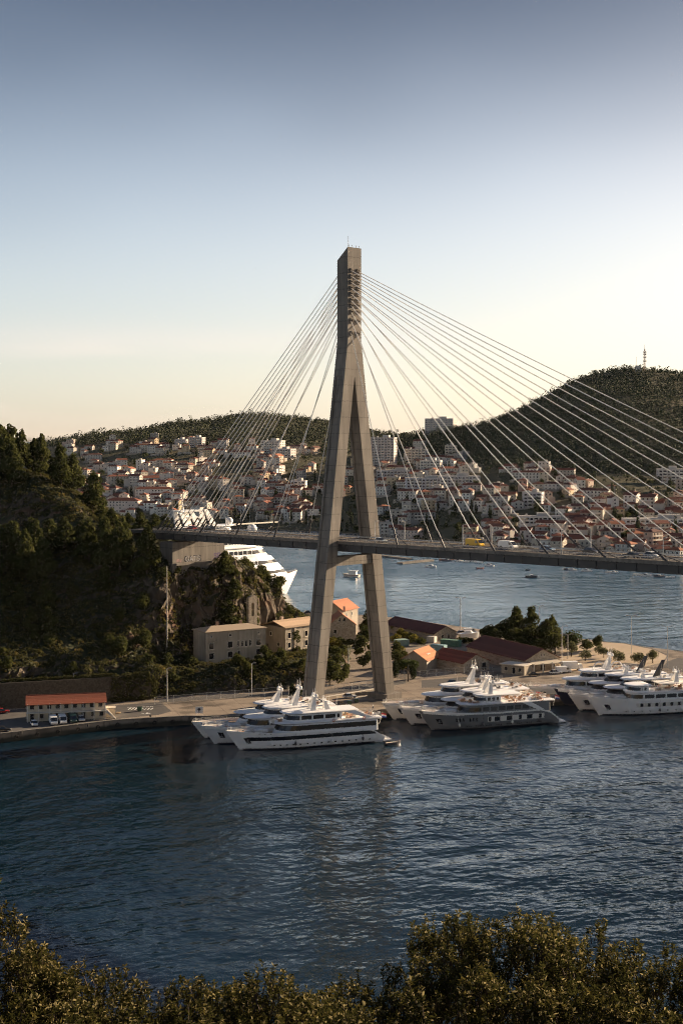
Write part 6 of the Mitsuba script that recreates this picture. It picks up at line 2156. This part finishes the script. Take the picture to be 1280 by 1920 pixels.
# bollards on the quay edge
for k, (x, y) in enumerate(((165, 1363), (40, 1377), (282, 1346), (1202, 1293))):
    q = px(x, QZ, y)
    single('bollard', MB((.05, .045, .04)).tube([*q, QZ], [*q, QZ + .55], .28, .22, 10).tube([*q, QZ + .55], [*q, QZ + .75], .36, .36, 10), 'matte', ['black bollard on the quay edge in front of the office', 'black bollard on the quay edge near the left picture edge', 'black bollard on the quay edge right of the painted arrow', 'black bollard by the right raft of yachts'][k], 'bollard')


# ------------------------------------------------------------------ people on the quay
import manifold3d as m3


def bones(joints, links, grow=0.0, fine=.05):
    def sp(j):
        x, y, z, r = joints[j]
        return m3.Manifold.sphere(r + grow, 10).translate((x, y, z))
    out = m3.Manifold()
    for a, b in links:
        out = out + m3.Manifold.batch_hull([sp(a), sp(b)])
    g = out.to_mesh()
    return np.array(g.vert_properties[:, :3]), np.array(g.tri_verts)


def person(label, p, z, rz, shirt, trousers, stride=.18):
    key = thing('person', label, 'person')
    J = {'head': (0.02, 0, 1.62, .10), 'chin': (.05, 0, 1.54, .075), 'neck': (0, 0, 1.45, .055), 'chest': (0, 0, 1.28, .14), 'belly': (0, 0, 1.05, .125), 'hipl': (0, .09, .93, .10), 'hipr': (0, -.09, .93, .10),
         'shl': (0, .19, 1.37, .065), 'shr': (0, -.19, 1.37, .065), 'ell': (-.05, .25, 1.10, .045), 'elr': (.03, -.25, 1.10, .045), 'wrl': (.04, .25, .87, .033), 'wrr': (.14, -.24, .89, .033), 'hal': (.07, .25, .78, .035), 'har': (.19, -.24, .81, .035),
         'knl': (stride * .6, .1, .52, .06), 'knr': (-stride * .3, -.1, .52, .06), 'anl': (stride, .1, .09, .045), 'anr': (-stride, -.1, .11, .045), 'tol': (stride + .15, .1, .04, .04), 'tor': (-stride + .14, -.1, .045, .04)}
    body = [('head', 'chin'), ('chin', 'neck'), ('neck', 'chest'), ('chest', 'belly'), ('belly', 'hipl'), ('belly', 'hipr'), ('chest', 'shl'), ('chest', 'shr'), ('shl', 'ell'), ('shr', 'elr'), ('ell', 'wrl'), ('elr', 'wrr'), ('wrl', 'hal'), ('wrr', 'har'),
            ('hipl', 'knl'), ('hipr', 'knr'), ('knl', 'anl'), ('knr', 'anr'), ('anl', 'tol'), ('anr', 'tor')]
    loc = (p[0], p[1], z)

    def add(nm, vf, c):
        part(key, nm, put_local(MB(), MB(c).add(*vf), rz, loc), 'matte', 50)
    add('body', bones(J, body), (.42, .27, .19))
    add('shirt', bones(J, [('chest', 'belly'), ('chest', 'shl'), ('chest', 'shr'), ('shl', 'ell'), ('shr', 'elr')], .018), shirt)
    add('trousers', bones(J, [('belly', 'hipl'), ('belly', 'hipr'), ('hipl', 'knl'), ('hipr', 'knr'), ('knl', 'anl'), ('knr', 'anr')], .02), trousers)
    J2 = {'a': (-.015, 0, 1.66, .105), 'b': (-.05, 0, 1.60, .09)}
    add('hair', bones(J2, [('a', 'b')]), (.04, .028, .02))


person('person in a white shirt walking on the quay between the yacht rafts', px(699, QZ, 1331), QZ, 2.6, (.7, .68, .64), (.06, .07, .1))
person('person in dark clothes standing on the road at the far right', px(1213, QZ, 1276), QZ, .4, (.05, .05, .06), (.04, .04, .05), .06)
person('person in a red shirt beside the fence near the left pylon foot', px(628, QZ, 1322), QZ, 1.2, (.4, .06, .05), (.07, .07, .09), .14)
# ------------------------------------------------------------------ small things standing on the quay
for k, (x, y, lab) in enumerate(((655, 1322, 'dark green waste bin on the quay right of the left pylon foot'), (668, 1318, 'second dark green waste bin, right of the first'), (930, 1290, 'dark waste bin behind the middle raft of yachts'), (262, 1334, 'dark waste bin on the painted asphalt at left'))):
    q = px(x, QZ, y)
    key = thing('waste_bin', lab, 'bin')
    part(key, 'body', MB((.03, .07, .05)).prism([[q[0] - .6, q[1] - .45], [q[0] + .6, q[1] - .45], [q[0] + .6, q[1] + .45], [q[0] - .6, q[1] + .45]], QZ + .15, QZ + 1.15, top=[[q[0] - .7, q[1] - .55], [q[0] + .7, q[1] - .55], [q[0] + .7, q[1] + .55], [q[0] - .7, q[1] + .55]]), 'paint')
    part(key, 'lid', MB((.025, .05, .04)).box([q[0], q[1], QZ + 1.22], [1.5, 1.2, .14]), 'paint')
for k, (x, y, n, lab) in enumerate(((640, 1318, 3, 'stack of pale pallets between the pylon legs on the quay'), (905, 1283, 4, 'stack of pallets on the apron behind the middle raft'), (875, 1276, 2, 'low stack of pallets near the yard fence'), (222, 1338, 2, 'low stack of pallets beside the cream gate hut'))):
    q = px(x, QZ, y)
    key = thing('pallet_stack', lab, 'pallets')
    for i in range(n):
        m = MB((.34, .26, .17))
        for j in range(5):
            m.box([q[0] - .5 + .25 * j, q[1], QZ + .1 + .16 * i + .05], [.16, 1.2, .03])
        for j in (-.5, 0, .5):
            m.box([q[0], q[1] + j, QZ + .1 + .16 * i], [1.2, .1, .07])
        part(key, 'pallet', m, 'matte')
for k, (x, y, c, lab) in enumerate(((672, 1304, (.55, .53, .5), 'pale concrete block barrier left of the right pylon foot'), (684, 1303, (.5, .48, .45), 'pale concrete block barrier nearest the right pylon foot'), (955, 1284, (.52, .5, .46), 'concrete block barrier in front of the flat hut'))):
    q = px(x, QZ, y)
    single('concrete_block', MB().prism([[q[0] - 1.2, q[1] - .35], [q[0] + 1.2, q[1] - .35], [q[0] + 1.2, q[1] + .35], [q[0] - 1.2, q[1] + .35]], QZ, QZ + .9, top=[[q[0] - 1.1, q[1] - .18], [q[0] + 1.1, q[1] - .18], [q[0] + 1.1, q[1] + .18], [q[0] - 1.1, q[1] + .18]]), 'concrete', lab, 'barrier')
for (x, y, kd, rz, col, lab) in ((915, 1280, 'van', .3, (.70, .69, .66), 'white delivery van on the apron behind the middle raft'), (850, 1283, 'car', .4, (.03, .03, .035), 'black car on the apron left of the white delivery van'), (655, 1309, 'car', .25, (.45, .46, .47), 'silver car on the quay between the pylon legs'),
                                 (520, 1316, 'car', .2, (.04, .05, .08), 'dark blue car on the quay road left of the pylon'), (1100, 1266, 'car', .1, (.5, .5, .5), 'silver car behind the right raft of yachts')):
    vehicle(lab, kd, px(x, QZ, y), QZ + .03, rz, col)
# old tyres hung along the quay wall as fenders
for k, t in enumerate(np.linspace(.08, .95, 9)):
    a, b = np.array((-94, 392.5)), np.array((-47, 417.0))
    pq = [(-94, 392.5), (-65, 411.7), (-47, 417)]
    i = 0 if t < .62 else 1
    tt = t / .62 if i == 0 else (t - .62) / .38
    a, b = np.array(pq[i]), np.array(pq[i + 1])
    q = a + (b - a) * tt
    e = (b - a) / np.linalg.norm(b - a)
    nn = np.array([e[1], -e[0]])
    c_ = np.array([*(q + nn * .22), 1.2])
    rp_ = [c_ + np.array([e[0] * math.cos(u) * .5, e[1] * math.cos(u) * .5, math.sin(u) * .5]) for u in np.linspace(0, 2 * math.pi, 11)]
    single('tyre_fender', MB((.02, .02, .02)).path(rp_, .17, 6), 'matte', f'black tyre hung on the left quay wall, {ORD[k]} from left', 'tyre')
# ------------------------------------------------------------------ the camera's own hillside and the shrubs on it
prof = np.array([(-300, 130), (-60, 96), (-12, 83.6), (-3, 82.3), (6, 80.2), (14, 76.8), (24, 70), (60, 40), (118, -6)], float)
gx = np.linspace(-230, 330, 90)
gy = np.concatenate([np.linspace(-300, -20, 10), np.linspace(-16, 40, 40), np.linspace(44, 118, 20)])
X_, Y_ = np.meshgrid(gx, gy)
Z_ = np.interp(Y_ , prof[:, 0], prof[:, 1])
Z_ = Z_ + (meshkit.fbm(np.stack([X_ * .12, Y_ * .12, X_ * 0], -1), 4, 3) - .5) * np.clip(np.hypot(X_, Y_) / 14, .2, 4)
struct('near_slope', MB().add(np.stack([X_, Y_, Z_], -1).reshape(-1, 3), grid_faces(*X_.shape)), 'earth')

LEAF = np.array([[0, 0, 0], [.34, .20, .05], [.72, .17, .03], [1, 0, -.06], [.72, -.17, .03], [.34, -.20, .05], [.5, 0, -.03]])
LEAF = LEAF[:6]
LEAFF = np.array([[0, 3, 1], [1, 3, 2], [0, 5, 3], [3, 5, 4]])


def shrub(label, cx, Y, tops, seed, tone=1.0, leaf_len=.047, depth=1.3, dens=1.0):
    """upright shoots, each set with small stiff leaves; tops: (photo column, photo row) pairs of the outline at distance Y"""
    g = np.random.default_rng(seed)
    key = thing('evergreen_shrub', label, 'shrub')
    tops = np.array(tops, float)
    x0, x1 = tops[0, 0], tops[-1, 0]
    st = MB()
    V, F, C = [], [], []
    cnt = 0
    wide = (x1 - x0) / FPX * Y
    bush = [(g.uniform(x0, x1), g.uniform(0, 1.0) ** 1.2, g.uniform(.16, .34)) for _ in range(int(wide * 22) + 3)]      # leafy heads under the outline
    for xp, dn, R in bush:
        out = CAMH - (np.interp(xp, tops[:, 0], tops[:, 1]) - HORIZON) * Y / FPX
        edge = min(1, (xp - x0) / 50 + .25, (x1 - xp) / 50 + .25)
        hz = out - R * 1.05 - dn * 1.15 - (1 - edge) * .25
        dy = g.uniform(-depth, depth) * (.35 + .65 * dn) - dn * .3
        hc = np.array([(xp - 640) / FPX * Y, Y + dy, hz])
        tint = g.uniform(0, 1)
        for _ in range(int(29 * dens * (R / .25) ** 2)):
            d0 = g.normal(0, 1, 3) + np.array([0, -.25, .55])
            d0 /= np.linalg.norm(d0)
            tip = hc + d0 * R * g.uniform(.75, 1.15) * np.array([1, 1, 1.1])
            H = g.uniform(.10, .24) + .13 * (g.random() < .12)
            ax = d0 * .5 + np.array([g.normal(0, .25), g.normal(0, .25), .8])
            ax /= np.linalg.norm(ax)
            base = tip - ax * H
            st.tube(base - ax * .1, tip, .006, .002, 3, caps=False)
            m = int(13 + 40 * H)
            t = np.sort(g.uniform(0, 1.0, m))
            pos = base + ax * H * t[:, None]
            az = np.arange(m) * 2.4 + g.uniform(0, 6)
            el = g.uniform(-.1, 1.0, m)
            p1 = np.cross(ax, [.3, .2, .1])
            p1 /= np.linalg.norm(p1)
            p2 = np.cross(ax, p1)
            d = (np.cos(az) * np.cos(el))[:, None] * p1 + (np.sin(az) * np.cos(el))[:, None] * p2 + np.sin(el)[:, None] * ax
            side = np.cross(d, ax)
            side /= np.linalg.norm(side, axis=1, keepdims=True) + 1e-9
            roll = g.normal(0, .6, m)[:, None]
            up = np.cross(side, d)
            side, up = side * np.cos(roll) + up * np.sin(roll), up * np.cos(roll) - side * np.sin(roll)
            s = leaf_len * g.uniform(.65, 1.3, m)[:, None, None]
            v = pos[:, None] + s * (LEAF[None, :, :1] * d[:, None] + LEAF[None, :, 1:2] * side[:, None] + LEAF[None, :, 2:] * up[:, None])
            V.append(v.reshape(-1, 3))
            F.append((LEAFF[None] + (np.arange(m) * 6)[:, None, None]).reshape(-1, 3) + cnt)
            cnt += 6 * m
            k = g.random((m, 1)) * .7 + .3 * tint
            pale_tip = (t[:, None] > .75) * (g.random() < .4)  # leaves near some shoot tips, made lighter and redder
            c = np.array([.024, .029, .009]) + (np.array([.085, .080, .025]) - np.array([.024, .029, .009])) * k
            c = c * (1 + .7 * pale_tip * np.array([1.35, .95, .8])) * tone * .8
            c = np.where(g.random((m, 1)) < (.16 if dn < .35 else .04), np.array([.30, .25, .12]), c)  # scattered pale leaves, more up top: sun glints put into the colour
            C.append(np.repeat(c, 6, axis=0))
    lv = MB().add(np.vstack(V), np.vstack(F), np.vstack(C))
    part(key, 'leaves', lv, 'shiny_leaf', kind='stuff')
    part(key, 'stems', st, 'bark', kind='stuff')


scene['shiny_leaf'] = {'type': 'principledthin', 'base_color': VC, 'roughness': .26, 'diff_trans': .75, 'eta': 1.5}
COLOURED.add('shiny_leaf')
shrub('dark shrub at the left edge that rises highest up the left side', 10, 15, [(-260, 1590), (-60, 1610), (-12, 1650), (8, 1690), (24, 1735), (48, 1775), (90, 1815), (170, 1880)], 1, .8, dens=1.3)
shrub('broad dark shrub at the lower left with a rounded top', 100, 16, [(20, 1815), (60, 1772), (100, 1766), (140, 1770), (180, 1804), (215, 1815), (250, 1838), (300, 1900)], 2, .75)
shrub('low shrub in the bottom dip left of the tall shoot', 320, 15.5, [(230, 1850), (280, 1836), (330, 1842), (380, 1828), (420, 1815), (450, 1830), (480, 1860)], 3, .9)
shrub('shrub with one tall upright shoot, bottom centre left', 485, 14.6, [(430, 1850), (462, 1810), (474, 1772), (486, 1752), (498, 1772), (508, 1815), (550, 1835), (580, 1815), (600, 1850)], 4, 1.0)
shrub('small reddish shrub at the bottom centre', 610, 15, [(540, 1850), (572, 1812), (590, 1840), (620, 1866), (650, 1870), (680, 1880)], 5, 1.0)
shrub('mid sized shrub at the bottom right of centre', 710, 16, [(630, 1860), (645, 1812), (680, 1805), (715, 1812), (750, 1790), (775, 1775), (800, 1800), (830, 1850)], 6, .95)
shrub('large golden lit shrub with a ragged top, right of centre', 880, 17, [(770, 1800), (785, 1742), (800, 1712), (830, 1706), (856, 1704), (880, 1728), (905, 1732), (925, 1716), (948, 1696), (964, 1680), (980, 1706), (1010, 1728), (1050, 1760)], 7, 1.1, depth=1.5)
shrub('golden lit shrub in the middle of the right half', 1050, 16.4, [(960, 1790), (990, 1722), (1028, 1704), (1050, 1722), (1070, 1732), (1094, 1722), (1120, 1752), (1150, 1780)], 8, 1.15)
shrub('tallest golden shrub at the bottom right corner', 1210, 17, [(1110, 1790), (1138, 1736), (1160, 1712), (1180, 1698), (1200, 1722), (1225, 1738), (1250, 1752), (1290, 1732), (1340, 1700), (1460, 1690)], 9, 1.1, depth=1.5)
shrub('green low shrub along the very bottom, left half', 300, 13.6, [(-200, 1850), (100, 1870), (200, 1890), (350, 1885), (480, 1880), (600, 1888), (700, 1896)], 10, .85, depth=.8)
shrub('dark low shrub along the very bottom, right half', 950, 13.6, [(600, 1900), (720, 1866), (850, 1820), (950, 1812), (1050, 1815), (1150, 1820), (1280, 1815), (1450, 1810)], 11, .8, depth=.9)
# ------------------------------------------------------------------ sea and sea bed
def disc_sheet(z, radii, k=48):
    m = MB()
    rings = [np.array([[r * math.cos(t), 400 + r * math.sin(t), z] for t in np.arange(k) * 2 * math.pi / k]) for r in radii]
    m.loft(rings, cap=False)
    m.add(rings[-1], [[0, j, j + 1] for j in range(1, k - 1)])
    return m


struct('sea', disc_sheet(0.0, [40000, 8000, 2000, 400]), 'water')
struct('seabed', disc_sheet(-12.0, [41000, 4000, 400]), 'earth')


# ------------------------------------------------------------------ thin haze over the whole place
scene['haze'] = {'type': 'cube', 'to_world': T().translate([0, 0, 121.5]).scale([45000, 45000, 134.5]), 'bsdf': {'type': 'null'}, 'interior': {'type': 'ref', 'id': 'air'}}
labels['haze'] = {'label': 'thin bluish haze over the harbour and the hills', 'category': 'haze', 'kind': 'stuff'}

# ------------------------------------------------------------------ labels: where alike things can be told apart by their place, say which
for grp, short in (('bushes behind the pylon foot', 'green bush behind the pylon foot'), ('yellow green thicket by the pylon', 'yellow green bush right of the right pylon leg'), ('dark tree clump behind the hall', 'dark tree in the clump behind the long hall'),
                   ('pines beside the abutment', 'small pine on the rock right of the graffiti'), ('pines behind the bridge end', 'pine behind the end of the bridge deck'), ('bushes on the end of the bluff', 'dark bush on the right end of the bluff'), ('trees on the shaded slope', 'dark tree on the shaded slope above the quay'),
                   ('pines below the hillside road', 'dark pine below the hillside road'), ('pines on top of the rocky cutting', 'tall dark pine on top of the rocky cutting'), ('bushes on the terrace slope', 'dark bush on the slope and terrace under the rock')):
    ks = [k for k, l in labels.items() if l.get('group') == grp]

    def col_of(k):
        e = scene.get(k) or scene[k + '__crown']
        p = np.array(e['to_world'].matrix)[:3, 3]
        return p[0] / p[1]
    for i, k in enumerate(sorted(ks, key=col_of)):
        labels[k]['label'] = f'{short}, {ordinal(i + 1)} from left'

for k_, l_ in labels.items():
    if len(l_.get('label', '').split()) > 16:
        print('LONG', k_, l_['label'])
